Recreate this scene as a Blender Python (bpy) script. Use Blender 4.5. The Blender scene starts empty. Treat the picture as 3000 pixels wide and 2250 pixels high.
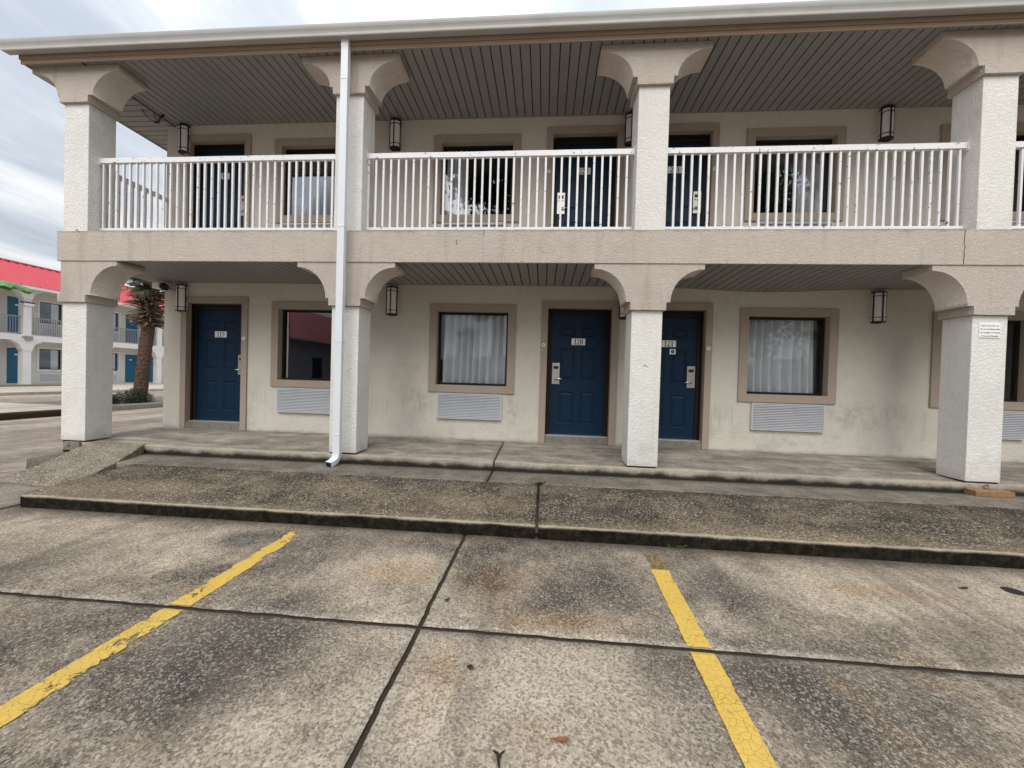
import bpy, bmesh, math, random
from mathutils import Vector, Matrix, noise
random.seed(7)
R = math.radians
S = bpy.context.scene
C = S.collection
PI = math.pi

# ------------------------------------------------------------------ materials
class NT:
    """small helper for procedural node materials in world coordinates"""
    def __init__(s, name):
        s.m = bpy.data.materials.new(name); s.m.use_nodes = True
        s.t = s.m.node_tree; s.t.nodes.clear()
        s.out = s.n('ShaderNodeOutputMaterial')
        s.geo = s.n('ShaderNodeNewGeometry')
        s.pos = s.geo.outputs['Position']
        s.bumph = None
    def n(s, typ, **kw):
        x = s.t.nodes.new(typ)
        for k, v in kw.items(): setattr(x, k, v)
        return x
    def l(s, a, b): s.t.links.new(a, b)
    def setin(s, node, key, v):
        if v is None: return
        if hasattr(v, 'is_output') or isinstance(v, bpy.types.NodeSocket): s.l(v, node.inputs[key])
        else: node.inputs[key].default_value = v
    def map(s, scale=(1, 1, 1), loc=(0, 0, 0), rot=(0, 0, 0), src=None):
        x = s.n('ShaderNodeMapping'); s.l(src or s.pos, x.inputs['Vector'])
        x.inputs['Scale'].default_value = scale; x.inputs['Location'].default_value = loc
        x.inputs['Rotation'].default_value = rot
        return x.outputs[0]
    def noise(s, scale, detail=4, rough=.55, dist=0, vec=None):
        x = s.n('ShaderNodeTexNoise'); s.l(vec or s.pos, x.inputs['Vector'])
        x.inputs['Scale'].default_value = scale; x.inputs['Detail'].default_value = detail
        x.inputs['Roughness'].default_value = rough; x.inputs['Distortion'].default_value = dist
        return x.outputs['Fac']
    def voro(s, scale, feature='F1', out='Distance', vec=None, rnd=1):
        x = s.n('ShaderNodeTexVoronoi'); x.feature = feature; s.l(vec or s.pos, x.inputs['Vector'])
        x.inputs['Scale'].default_value = scale; x.inputs['Randomness'].default_value = rnd
        return x.outputs[out]
    def math(s, op, a, b=None, c=None, clamp=False):
        x = s.n('ShaderNodeMath'); x.operation = op; x.use_clamp = clamp
        s.setin(x, 0, a); s.setin(x, 1, b)
        if c is not None: s.setin(x, 2, c)
        return x.outputs[0]
    def rng(s, v, a, b, c=0., d=1., smooth=True):
        x = s.n('ShaderNodeMapRange'); x.interpolation_type = 'SMOOTHSTEP' if smooth else 'LINEAR'
        s.setin(x, 0, v)
        for i, q in enumerate((a, b, c, d)): x.inputs[i + 1].default_value = q
        return x.outputs[0]
    def mix(s, f, a, b, mode='MIX'):
        x = s.n('ShaderNodeMix'); x.data_type = 'RGBA'; x.blend_type = mode
        s.setin(x, 0, f)
        for k, v in ((6, a), (7, b)):
            if isinstance(v, (tuple, list)): x.inputs[k].default_value = (*v[:3], 1)
            else: s.l(v, x.inputs[k])
        return x.outputs[2]
    def ramp(s, f, pts):
        x = s.n('ShaderNodeValToRGB'); s.l(f, x.inputs[0])
        e = x.color_ramp.elements
        while len(e) < len(pts): e.new(.5)
        for i, (p, c) in enumerate(pts):
            e[i].position = p; e[i].color = (*c, 1)
        return x.outputs[0]
    def xyz(s):
        x = s.n('ShaderNodeSeparateXYZ'); s.l(s.pos, x.inputs[0]); return x.outputs
    def bump(s, h, dist, strength=1.0, prev=None):
        x = s.n('ShaderNodeBump'); s.l(h, x.inputs['Height'])
        x.inputs['Distance'].default_value = dist; x.inputs['Strength'].default_value = strength
        if prev: s.l(prev, x.inputs['Normal'])
        return x.outputs[0]
    def bsdf(s, col, rough=.8, metal=0., spec=.3, normal=None, link=True):
        x = s.n('ShaderNodeBsdfPrincipled')
        if isinstance(col, (tuple, list)): x.inputs['Base Color'].default_value = (*col[:3], 1)
        else: s.l(col, x.inputs['Base Color'])
        s.setin(x, 'Roughness', rough); x.inputs['Metallic'].default_value = metal
        x.inputs['Specular IOR Level'].default_value = spec
        if normal: s.l(normal, x.inputs['Normal'])
        if link: s.l(x.outputs[0], s.out.inputs[0])
        return x.outputs[0]
    def blob(s, x0, y0, r, sx=1., sy=1., soft=.75, warp=None):
        """soft irregular patch on the ground, 0..1"""
        v = s.map(scale=(1 / (r * sx), 1 / (r * sy), 0), loc=(-x0 / (r * sx), -y0 / (r * sy), 0))
        if warp:
            a = s.n('ShaderNodeVectorMath'); a.operation = 'MULTIPLY_ADD'
            s.l(warp, a.inputs[0]); a.inputs[1].default_value = (1.1, 1.1, 0); s.l(v, a.inputs[2])
            b = s.n('ShaderNodeVectorMath'); b.operation = 'SUBTRACT'; s.l(a.outputs[0], b.inputs[0])
            b.inputs[1].default_value = (.55, .55, 0); v = b.outputs[0]
        d = s.n('ShaderNodeVectorMath'); d.operation = 'LENGTH'; s.l(v, d.inputs[0])
        return s.rng(d.outputs['Value'], 1.15, 1.15 - soft, 0, 1)

def stucco(name, base, dark, bump=.004, dirt=.5, algae=True, fine=42):
    t = NT(name); z = t.xyz()[2]
    big = t.noise(1.3, 5, .6); mid = t.noise(7, 4, .6)
    c = t.mix(t.rng(big, .35, .7), base, [b * .93 for b in base])
    c = t.mix(t.math('MULTIPLY', t.rng(mid, .52, .72), dirt * .6), c, dark)
    sp = t.noise(95, 2, .6)
    c = t.mix(t.math('MULTIPLY', t.rng(sp, .60, .72), .28), c, [b * .55 for b in base])
    if algae:
        low = t.rng(z, .75, .05)
        blot = t.rng(t.noise(2.6, 5, .65), .48, .68)
        c = t.mix(t.math('MULTIPLY', t.math('MULTIPLY', low, blot), .55 * dirt * 2), c, dark)
        st = t.noise(1., 4, .6, vec=t.map(scale=(9, 9, .8)))
        c = t.mix(t.math('MULTIPLY', t.rng(st, .58, .75), .3 * dirt), c, dark)
    if name == 'cream_wall_stucco':
        X_ = t.xyz()[0]
        def spot(x0, z0, rx, rz, k):
            global_ = t.math('ADD', t.math('POWER', t.math('DIVIDE', t.math('SUBTRACT', X_, x0), rx), 2), t.math('POWER', t.math('DIVIDE', t.math('SUBTRACT', z, z0), rz), 2))
            return t.math('MULTIPLY', t.math('MULTIPLY', t.rng(global_, 1.2, 0), t.rng(t.noise(6.5, 5, .7), .40, .62)), k)
        for q in ((4.75, .62, .75, .28, .34), (-1.95, .66, .28, .22, .35), (-.45, .55, .2, .3, .35), (4.3, .62, .3, .2, .25), (-2.2, 1.0, .35, .5, .15), (-5.0, .5, .5, .4, .2), (2.6, .45, .25, .3, .2), (3.5, .22, .6, .12, .3)):
            c = t.mix(spot(*q), c, (.30, .295, .25))
        run = t.noise(1., 3, .6, vec=t.map(scale=(26, 26, 1.1)))
        under = t.math('MULTIPLY', t.rng(z, .78, .70), t.rng(z, .10, .6))
        c = t.mix(t.math('MULTIPLY', t.math('MULTIPLY', t.rng(run, .56, .70), under), .30), c, (.30, .28, .23))
        c = t.mix(t.math('MULTIPLY', t.rng(t.math('ADD', z, t.math('MULTIPLY', mid, .10)), .155, .085), .55), c, (.22, .20, .155))
    if name == 'cream_white_stucco':
        foot = t.rng(t.math('ADD', z, t.math('MULTIPLY', mid, .22)), .26, .10)
        c = t.mix(t.math('MULTIPLY', foot, .40), c, (.42, .38, .32))
        run = t.noise(1., 4, .6, vec=t.map(scale=(14, 14, .7)))
        c = t.mix(t.math('MULTIPLY', t.rng(run, .58, .72), .22), c, (.50, .48, .42))
    if name in ('tan_beam_stucco', 'tan_capital_stucco'):
        run = t.noise(1., 4, .6, vec=t.map(scale=(7, 7, .8)))
        c = t.mix(t.math('MULTIPLY', t.rng(run, .53, .70), .32), c, (.33, .265, .215))
        topd = t.math('MULTIPLY', t.rng(t.math('ADD', z, t.math('MULTIPLY', mid, .06)), 2.835, 2.87), t.rng(z, 2.9, 2.87))
        c = t.mix(t.math('MULTIPLY', topd, .5), c, (.2, .17, .14))
    trow = t.noise(fine, 3, .55, 1.2, vec=t.map(scale=(1, 1, 1.35)))
    h = t.rng(trow, .38, .62)
    n = t.bump(h, bump, .8)
    n = t.bump(t.noise(210, 2), bump * .35, .6, n)
    t.bsdf(c, .9, spec=.2, normal=n)
    return t.m

def paint(name, col, rough=.5, spec=.4, chip=0., chipcol=(.1, .08, .06), dirt=.0, metal=0.):
    t = NT(name)
    c = t.mix(t.math('MULTIPLY', t.rng(t.noise(3.1, 5, .65), .45, .75), .12 + dirt), col, [v * .55 for v in col])
    if chip:
        f = t.rng(t.noise(19, 6, .75), .70 - chip * .1, .72 - chip * .1)
        c = t.mix(f, c, chipcol)
    n = t.bump(t.noise(60, 3), .0006, .5)
    t.bsdf(c, rough, metal, spec, n)
    return t.m

def conc(name, kind):
    """weathered concrete: kind 'lot' (parking), 'apron' (exposed aggregate slab), 'walk' (gallery walk), 'pale', 'ramp'"""
    t = NT(name); X, Y, Z = t.xyz()[:3]
    wp = t.n('ShaderNodeTexNoise'); t.l(t.pos, wp.inputs['Vector']); wp.inputs['Scale'].default_value = 1.9
    wp.inputs['Detail'].default_value = 5; warp = wp.outputs['Color']
    big = t.noise(1.05, 6, .66, .4); mid = t.noise(3.2, 6, .65, .3); sm = t.noise(14, 5, .7)
    grain = t.voro(105, out='Color'); gb = t.n('ShaderNodeSeparateColor'); t.l(grain, gb.inputs[0])
    g2 = t.noise(75, 3, .7); g3 = t.noise(190, 2, .6)
    post = []
    if kind == 'lot':
        v = t.math('ADD', t.math('MULTIPLY', big, .55), t.math('ADD', t.math('MULTIPLY', mid, .33), t.math('MULTIPLY', sm, .18)))
        c = t.ramp(v, [(.41, (.070, .058, .048)), (.49, (.185, .158, .128)), (.57, (.38, .322, .26)), (.66, (.56, .485, .395))])
        # wear and stains with their own places on the lot
        for a in [(-.15, -3.35, .95, 1, .8, .55, 1), (-.95, -2.25, .42, 1.1, .9, .6, 1), (1.75, -2.15, .8, 1.4, .5, .5, 1), (3.2, -2.1, 1.0, 1.4, .5, .5, 1),
                  (.35, -3.05, .6, 1, .5, .4, 1), (-3.6, -2.0, .8, 1.6, .4, .35, 1), (-.6, -2.75, .35, .9, 1, .5, 1), (1.5, -3.25, .4, .6, 1, .3, 1)]:
            c = t.mix(t.math('MULTIPLY', t.blob(a[0], a[1], a[2], a[3], a[4], .95, warp), a[5]), c, t.mix(mid, (.46, .395, .32), (.76, .66, .54)))
        for a in [(.45, -2.35, .46, 1.0, .9, .72), (.62, -3.0, .28, .8, 1.2, .5), (1.30, -3.0, .60, .9, 1., .75), (-1.45, -3.1, .55, 1, 1, .75), (-1.1, -2.95, .34, 1, .8, .45),
                  (-2.25, -2.0, .33, .9, .8, .85), (-2.6, -3.2, .6, .8, 1, .65), (1.15, -2.25, .40, .9, 1.1, .65), (-.75, -1.85, .5, 1.6, .4, .55), (2.3, -2.6, .5, 1.4, .5, .35),
                  (-3.3, -2.5, .6, 1.4, .6, .4), (-1.5, -1.95, .45, 1.3, .6, .5), (1.15, -2.3, .3, .6, 1.2, .45), (.1, -2.45, .22, 1, 1, .5)]:
            c = t.mix(t.math('MULTIPLY', t.blob(a[0], a[1], a[2], a[3], a[4], .95, warp), a[5]), c, (.055, .05, .046))
        rust = t.rng(t.noise(2.3, 5, .6, 0, t.map(loc=(9, 3, 0))), .57, .72)
        c = t.mix(t.math('MULTIPLY', rust, .32), c, (.34, .23, .135))
        for a in [(-.93, -2.33, .3, 1.2, .7, .42), (.15, -2.72, .3, 1.6, .5, .35), (2.2, -2.15, .4, 1.6, .35, .35), (-.25, -2.35, .3, 1, 1, .3), (-.45, -3.1, .2, .6, 1.8, .25)]:
            c = t.mix(t.math('MULTIPLY', t.blob(a[0], a[1], a[2], a[3], a[4], .95, warp), a[5]), c, (.33, .205, .11))
        # dirt collected along the kerb foot, chipped pale rims at the joints
        post.append((t.math('MULTIPLY', t.rng(t.math('ADD', Y, t.math('MULTIPLY', mid, .35)), -1.66, -1.44), .85), (.05, .043, .036)))
        rim = t.math('MAXIMUM', t.rng(t.math('ABSOLUTE', t.math('ADD', X, .6)), .075, .015), t.rng(t.math('ABSOLUTE', t.math('ADD', Y, 2.84)), .07, .015))
        c = t.mix(t.math('MULTIPLY', t.math('MULTIPLY', rim, t.rng(mid, .35, .6)), .55), c, (.55, .5, .43))
        wv2 = t.n('ShaderNodeVectorMath'); wv2.operation = 'MULTIPLY_ADD'; t.l(warp, wv2.inputs[0]); wv2.inputs[1].default_value = (.35, .35, 0); t.l(t.pos, wv2.inputs[2])
        dr = t.voro(5.5, vec=t.map(loc=(2.3, 1.1, 0)), rnd=1); post.append((t.math('MULTIPLY', t.math('MULTIPLY', t.rng(dr, .075, .035), t.rng(t.noise(2.6, 3), .52, .6)), .6), (.045, .036, .03)))
        tm = t.noise(1., 5, .7, .2, t.map(scale=(2.6, .35, 1))); post.append((t.math('MULTIPLY', t.rng(tm, .50, .66), .38), (.075, .062, .05)))
        gs, bd = .9, .0035
    elif kind == 'apron':
        v = t.math('ADD', t.math('MULTIPLY', big, .5), t.math('MULTIPLY', mid, .5))
        c = t.ramp(v, [(.41, (.048, .038, .027)), (.49, (.105, .085, .062)), (.58, (.26, .21, .15))])
        for a in [(-4.0, -1.3, .7, 1.5, .5, .6), (-.75, -1.25, .7, 1.2, .5, .5), (-1.9, -1.0, .5, 1.4, .5, .45), (1.9, -1.5, .8, 2, .25, .4), (-.1, -.7, .3, 1, .6, .4)]:
            c = t.mix(t.math('MULTIPLY', t.blob(a[0], a[1], a[2], a[3], a[4], .95, warp), a[5]), c, (.44, .345, .225))
        edge = t.rng(t.math('ADD', Y, t.math('MULTIPLY', mid, .25)), -1.36, -1.50)
        c = t.mix(t.math('MULTIPLY', edge, .5), c, (.42, .35, .25))
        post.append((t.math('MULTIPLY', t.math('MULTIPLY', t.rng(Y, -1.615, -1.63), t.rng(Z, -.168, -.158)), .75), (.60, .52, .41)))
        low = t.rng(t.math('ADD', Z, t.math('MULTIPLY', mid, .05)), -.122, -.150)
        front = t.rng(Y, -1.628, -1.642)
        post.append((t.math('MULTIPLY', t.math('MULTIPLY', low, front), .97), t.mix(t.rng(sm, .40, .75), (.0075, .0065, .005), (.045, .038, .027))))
        gs, bd = 1.15, .006
    elif kind == 'walk':
        st = t.noise(1, 5, .6, vec=t.map(scale=(.9, 5, 4)))
        v = t.math('ADD', t.math('MULTIPLY', st, .55), t.math('MULTIPLY', mid, .45))
        c = t.ramp(v, [(.38, (.15, .132, .112)), (.5, (.275, .245, .208)), (.62, (.45, .405, .345))])
        edge = t.rng(t.math('ADD', Y, t.math('MULTIPLY', sm, .05)), .12, .02)
        c = t.mix(t.math('MULTIPLY', edge, .55), c, (.52, .455, .37))
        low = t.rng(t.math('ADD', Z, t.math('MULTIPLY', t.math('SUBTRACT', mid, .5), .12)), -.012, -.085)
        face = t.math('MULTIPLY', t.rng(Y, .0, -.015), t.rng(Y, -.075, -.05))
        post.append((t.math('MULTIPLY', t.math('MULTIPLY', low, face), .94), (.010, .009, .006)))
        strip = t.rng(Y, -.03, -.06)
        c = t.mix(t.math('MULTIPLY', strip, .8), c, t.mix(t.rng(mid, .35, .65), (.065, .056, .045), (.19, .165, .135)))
        c = t.mix(t.math('MULTIPLY', t.math('MULTIPLY', strip, t.rng(t.math('ADD', Y, t.math('MULTIPLY', mid, .18)), -.10, .05)), .8), c, (.035, .03, .024))  # strip colour darkened towards the step, painting the shading there
        gs, bd = .45, .002
    elif kind == 'ramp':
        c = t.ramp(t.math('ADD', t.math('MULTIPLY', big, .4), t.math('MULTIPLY', mid, .6)), [(.35, (.16, .135, .10)), (.5, (.30, .255, .19)), (.65, (.44, .385, .29))])
        gs, bd = 1.2, .009
    else:
        st = t.noise(1, 4, .6, vec=t.map(scale=(1.2, .22, 1)))
        v = t.math('ADD', t.math('MULTIPLY', st, .6), t.math('MULTIPLY', mid, .4))
        cols = {'pale': [(.35, (.36, .31, .26)), (.5, (.52, .46, .39)), (.65, (.66, .60, .52))],
                'road': [(.38, (.17, .145, .125)), (.5, (.30, .25, .212)), (.62, (.46, .385, .325))]}[kind]
        c = t.ramp(v, cols); gs, bd = .6, .003
    dk = t.math('MULTIPLY', t.rng(gb.outputs[0], .50, .72), .62 * gs)
    c = t.mix(dk, c, t.mix(.78, c, (.03, .025, .021)))
    lt = t.math('MULTIPLY', t.rng(gb.outputs[1], .70, .9), .62 * gs)
    c = t.mix(lt, c, t.mix(.5, c, (.78, .71, .61)))
    c = t.mix(t.math('MULTIPLY', t.rng(g2, .50, .66), .62 * min(gs, 1)), c, t.mix(.72, c, (.025, .021, .018)))
    c = t.mix(t.math('MULTIPLY', t.rng(g3, .54, .68), .42 * (.55 if kind == 'apron' else gs)), c, (.70, .63, .54))
    if kind in ('apron', 'ramp'):
        pb = t.voro(95, out='Color', vec=t.map(loc=(.3, .7, .1))); pc = t.n('ShaderNodeSeparateColor'); t.l(pb, pc.inputs[0])
        c = t.mix(t.math('MULTIPLY', t.math('GREATER_THAN', pc.outputs[0], .925), t.rng(t.noise(4, 4, .6), .38, .58)), c, (.62, .56, .47))
    for f_, col_ in post: c = t.mix(f_, c, col_)
    hs_ = t.n('ShaderNodeHueSaturation'); t.l(c, hs_.inputs['Color']); hs_.inputs['Saturation'].default_value = {'lot': 1.2, 'apron': 1.15}.get(kind, 1.05)
    hs_.inputs['Value'].default_value = {'apron': .84, 'lot': 1.08}.get(kind, 1); c = hs_.outputs[0]
    h = t.math('ADD', t.math('MULTIPLY', t.rng(g2, .35, .65), .6), t.math('MULTIPLY', gb.outputs[2], .4))
    n = t.bump(h, bd, .9)
    n = t.bump(t.noise(11, 4, .6), .006, .5, n)
    t.bsdf(c, t.rng(mid, .4, .7, .95, .8), spec=.1, normal=n)
    return t.m

def yellow_paint():
    t = NT('yellow_road_paint'); X, Y, Z = t.xyz()[:3]
    cr = t.voro(30, 'DISTANCE_TO_EDGE'); cr2 = t.voro(48, 'DISTANCE_TO_EDGE')
    wear = t.noise(6.5, 6, .72); fine = t.noise(55, 4, .7)
    c = t.mix(t.noise(4, 5, .6), (.66, .425, .075), (.76, .53, .125))
    c = t.mix(t.math('MULTIPLY', t.rng(cr, .035, .008), t.rng(wear, .42, .62)), c, (.36, .21, .05))
    c = t.mix(t.math('MULTIPLY', t.rng(cr2, .03, .005), .5), c, (.38, .24, .07))
    c = t.mix(t.math('MULTIPLY', t.rng(fine, .55, .68), .45), c, (.36, .25, .10))
    c = t.mix(t.math('MULTIPLY', t.rng(t.noise(2.2, 5, .7), .50, .68), .40), c, (.42, .30, .13))
    # worn through: near the kerb end and in scattered flakes
    end = t.rng(Y, -2.10, -1.80)
    w = t.math('ADD', t.math('ADD', wear, t.math('MULTIPLY', fine, .22)), t.math('MULTIPLY', end, .13))
    left = t.rng(X, -.5, -1.5)
    dl = t.math('DIVIDE', t.math('ABSOLUTE', t.math('ADD', X, 1.936)), .06)
    cxr = t.math('ADD', .845, t.math('MULTIPLY', t.math('ADD', Y, 1.8), .0464)); dr_ = t.math('DIVIDE', t.math('ABSOLUTE', t.math('SUBTRACT', X, cxr)), .058)
    ed = t.math('POWER', t.math('MINIMUM', t.math('MINIMUM', dl, dr_), 1.1), 5)
    w = t.math('ADD', w, t.math('MULTIPLY', ed, .10))
    w = t.math('ADD', w, t.math('MULTIPLY', left, .048))
    gapf = t.rng(t.math('ABSOLUTE', t.math('ADD', Y, 2.84)), .017, .013)
    stub = t.math('MULTIPLY', t.rng(Y, -2.055, -2.035), t.rng(X, 0, .2)); c = t.mix(t.math('MULTIPLY', stub, .85), c, (.22, .155, .075)); c = t.mix(t.math('MULTIPLY', t.rng(fine, .47, .56), stub), c, (.10, .085, .065))
    hole = t.math('MAXIMUM', t.rng(w, .765, .78), gapf)
    e = t.n('ShaderNodeTexNoise'); t.l(t.pos, e.inputs['Vector']); e.inputs['Scale'].default_value = 38
    b = t.bsdf(c, .75, spec=.3, normal=t.bump(t.rng(cr, .0, .03), .002, .8), link=False)
    tr = t.n('ShaderNodeBsdfTransparent'); mx = t.n('ShaderNodeMixShader')
    t.l(hole, mx.inputs[0]); t.l(b, mx.inputs[1]); t.l(tr.outputs[0], mx.inputs[2]); t.l(mx.outputs[0], t.out.inputs[0])
    return t.m

def glass_mat(name, tint=(.93, .95, .95), refl=1.0):
    t = NT(name)
    fr = t.n('ShaderNodeFresnel'); fr.inputs[0].default_value = 1.62
    f = t.math('ADD', t.math('MULTIPLY', fr.outputs[0], .72 * refl), .0, clamp=True)
    g = t.n('ShaderNodeBsdfGlossy'); g.inputs['Roughness'].default_value = .015; g.inputs['Color'].default_value = (.9, .93, 1, 1)
    wv = t.bump(t.noise(1.3, 2), .012, .12); t.l(wv, g.inputs['Normal'])
    tr = t.n('ShaderNodeBsdfTransparent'); tr.inputs[0].default_value = (*tint, 1)
    mx = t.n('ShaderNodeMixShader'); t.l(f, mx.inputs[0]); t.l(tr.outputs[0], mx.inputs[1]); t.l(g.outputs[0], mx.inputs[2])
    t.l(mx.outputs[0], t.out.inputs[0])
    return t.m

def simple(name, col, rough=.7, spec=.3, metal=0., var=.25, sc=8, bump=.001):
    t = NT(name)
    c = t.mix(t.math('MULTIPLY', t.rng(t.noise(sc, 5, .65), .35, .7), var), col, [v * .45 for v in col])
    t.bsdf(c, rough, metal, spec, t.bump(t.noise(sc * 6, 3), bump, .6))
    return t.m

def leaf_mat(name, a, b):
    t = NT(name)
    oi = t.n('ShaderNodeTexNoise'); t.l(t.pos, oi.inputs['Vector']); oi.inputs['Scale'].default_value = 5
    c = t.mix(t.rng(oi.outputs['Fac'], .35, .65), a, b)
    t.bsdf(c, .6, spec=.3)
    return t.m

def ribs_mat(name, col):
    t = NT(name)
    c = t.mix(t.math('MULTIPLY', t.rng(t.noise(.8, 5, .6), .4, .7), .25), col, [v * .7 for v in col])
    t.bsdf(c, .42, spec=.45)
    return t.m

M = dict(
    col=stucco('cream_white_stucco', (.82, .805, .76), (.52, .50, .45), .0045, .35, fine=34),
    wall=stucco('cream_wall_stucco', (.675, .64, .565), (.43, .41, .36), .0035, .32, fine=30),
    beam=stucco('tan_beam_stucco', (.575, .51, .447), (.33, .28, .24), .0045, .3, algae=False, fine=38),
    cap=stucco('tan_capital_stucco', (.56, .495, .435), (.33, .29, .25), .0045, .2, algae=False, fine=38),
    trim=stucco('brown_trim_stucco', (.40, .335, .275), (.25, .21, .17), .0012, .2, algae=False, fine=60),
    fascia=paint('brown_fascia_paint', (.36, .27, .205), .6, .3, .25, (.27, .25, .22)),
    gutter=paint('pale_grey_gutter', (.43, .425, .405), .45, .4, 0, dirt=.12),
    gutterhilite=paint('gutter_lip_highlight', (.74, .73, .70), .4, .4, 0),  # highlight along the lower gutter lip, painted as a lighter colour
    pipe=paint('white_downspout_paint', (.76, .785, .83), .35, .5, 0, dirt=.03),
    soffit=paint('grey_soffit_metal', (.275, .272, .260), .5, .35, 0, dirt=.1),
    soffitgap=simple('soffit_groove', (.045, .038, .03), .8),
    rail=paint('white_railing_paint', (.80, .80, .81), .4, .45, .85, (.12, .11, .1)),
    door=paint('navy_door_paint', (.003, .021, .052), .45, .22, 0, dirt=.15),
    dframe=simple('dark_brown_frame', (.018, .014, .012), .5, .2),
    steel=simple('brushed_steel', (.55, .53, .50), .35, .5, .85, .3, 20),
    lever=simple('bright_steel', (.85, .84, .82), .25, .5, .9, .1),
    black=simple('black_plastic', (.012, .012, .012), .4, .4),
    plate=simple('white_number_plate', (.90, .90, .88), .4, .4, 0, .1),
    ink=simple('black_lettering', (.015, .015, .015), .6, .2, 0, 0),
    threshold=simple('aluminium_threshold', (.62, .61, .58), .4, .4, .6, .2),
    step=simple('door_step_concrete', (.24, .225, .19), .9, .2, 0, .5, 14, .004),
    glass=glass_mat('window_glass'),
    room=simple('dark_room', (.030, .028, .027), .9),
    curtain=simple('white_curtain', (.88, .87, .89), .9, .1, 0, .06, 3, .0005),
    grille=paint('silver_grille', (.66, .68, .72), .4, .5, 0, dirt=.05, metal=.25),
    lampframe=simple('black_lantern_frame', (.020, .014, .012), .4, .4),
    lampglass=simple('frosted_lantern_glass', (.85, .83, .83), .45, .4, 0, .05),
    lot=conc('parking_concrete', 'lot'), apron=conc('exposed_aggregate_concrete', 'apron'), walk=conc('walk_concrete', 'walk'),
    ramp=conc('rough_ramp_concrete', 'ramp'), pale=conc('pale_drive_concrete', 'pale'), road=conc('drive_concrete', 'road'),
    joint=simple('joint_dirt', (.060, .045, .032), .95, .1, 0, .5, 30, .004),
    yellow=yellow_paint(),
    wood=simple('orange_brown_wood', (.33, .19, .095), .7, .3, 0, .6, 22),
    farwhite=stucco('far_white_stucco', (.82, .81, .79), (.55, .54, .5), .002, .15, algae=False),
    farwall=stucco('far_cream_stucco', (.70, .68, .63), (.5, .48, .42), .002, .15, algae=False),
    red=ribs_mat('red_metal_roof', (.50, .055, .080)),
    fardoor=paint('teal_blue_door', (.008, .115, .215), .4, .4),
    greyrail=simple('grey_railing', (.30, .30, .33), .5, .4),
    trunk=simple('palm_trunk_bark', (.115, .075, .055), .95, .1, 0, .8, 16, .03),
    boot=simple('dry_palm_boots', (.20, .145, .10), .9, .1, 0, .8, 9, .004),
    frond=leaf_mat('palm_frond', (.022, .035, .018), (.055, .075, .038)),
    bush=leaf_mat('bush_leaf', (.010, .018, .009), (.028, .044, .02)),
    banana=leaf_mat('banana_leaf', (.06, .17, .04), (.17, .30, .12)),
    tree=leaf_mat('tree_leaf', (.035, .06, .02), (.09, .13, .045)),
    bark=simple('bark', (.13, .10, .075), .95, .1, 0, .5, 10, .01),
    deadleaf=simple('dark_dead_leaf', (.035, .025, .018), .9), orangeleaf=simple('orange_dead_leaf', (.30, .115, .06), .7),
    weed=leaf_mat('weed', (.03, .06, .018), (.06, .10, .03)),
    cable=simple('black_cable', (.012, .012, .010), .5),
    mark=simple('rust_crack', (.12, .085, .06), .9),
    earth=simple('island_soil', (.20, .17, .14), .95, .1, 0, .5, 6),
    lid=simple('grey_metal_lid', (.22, .22, .21), .5, .4, .3, .4, 30),
)

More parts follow.
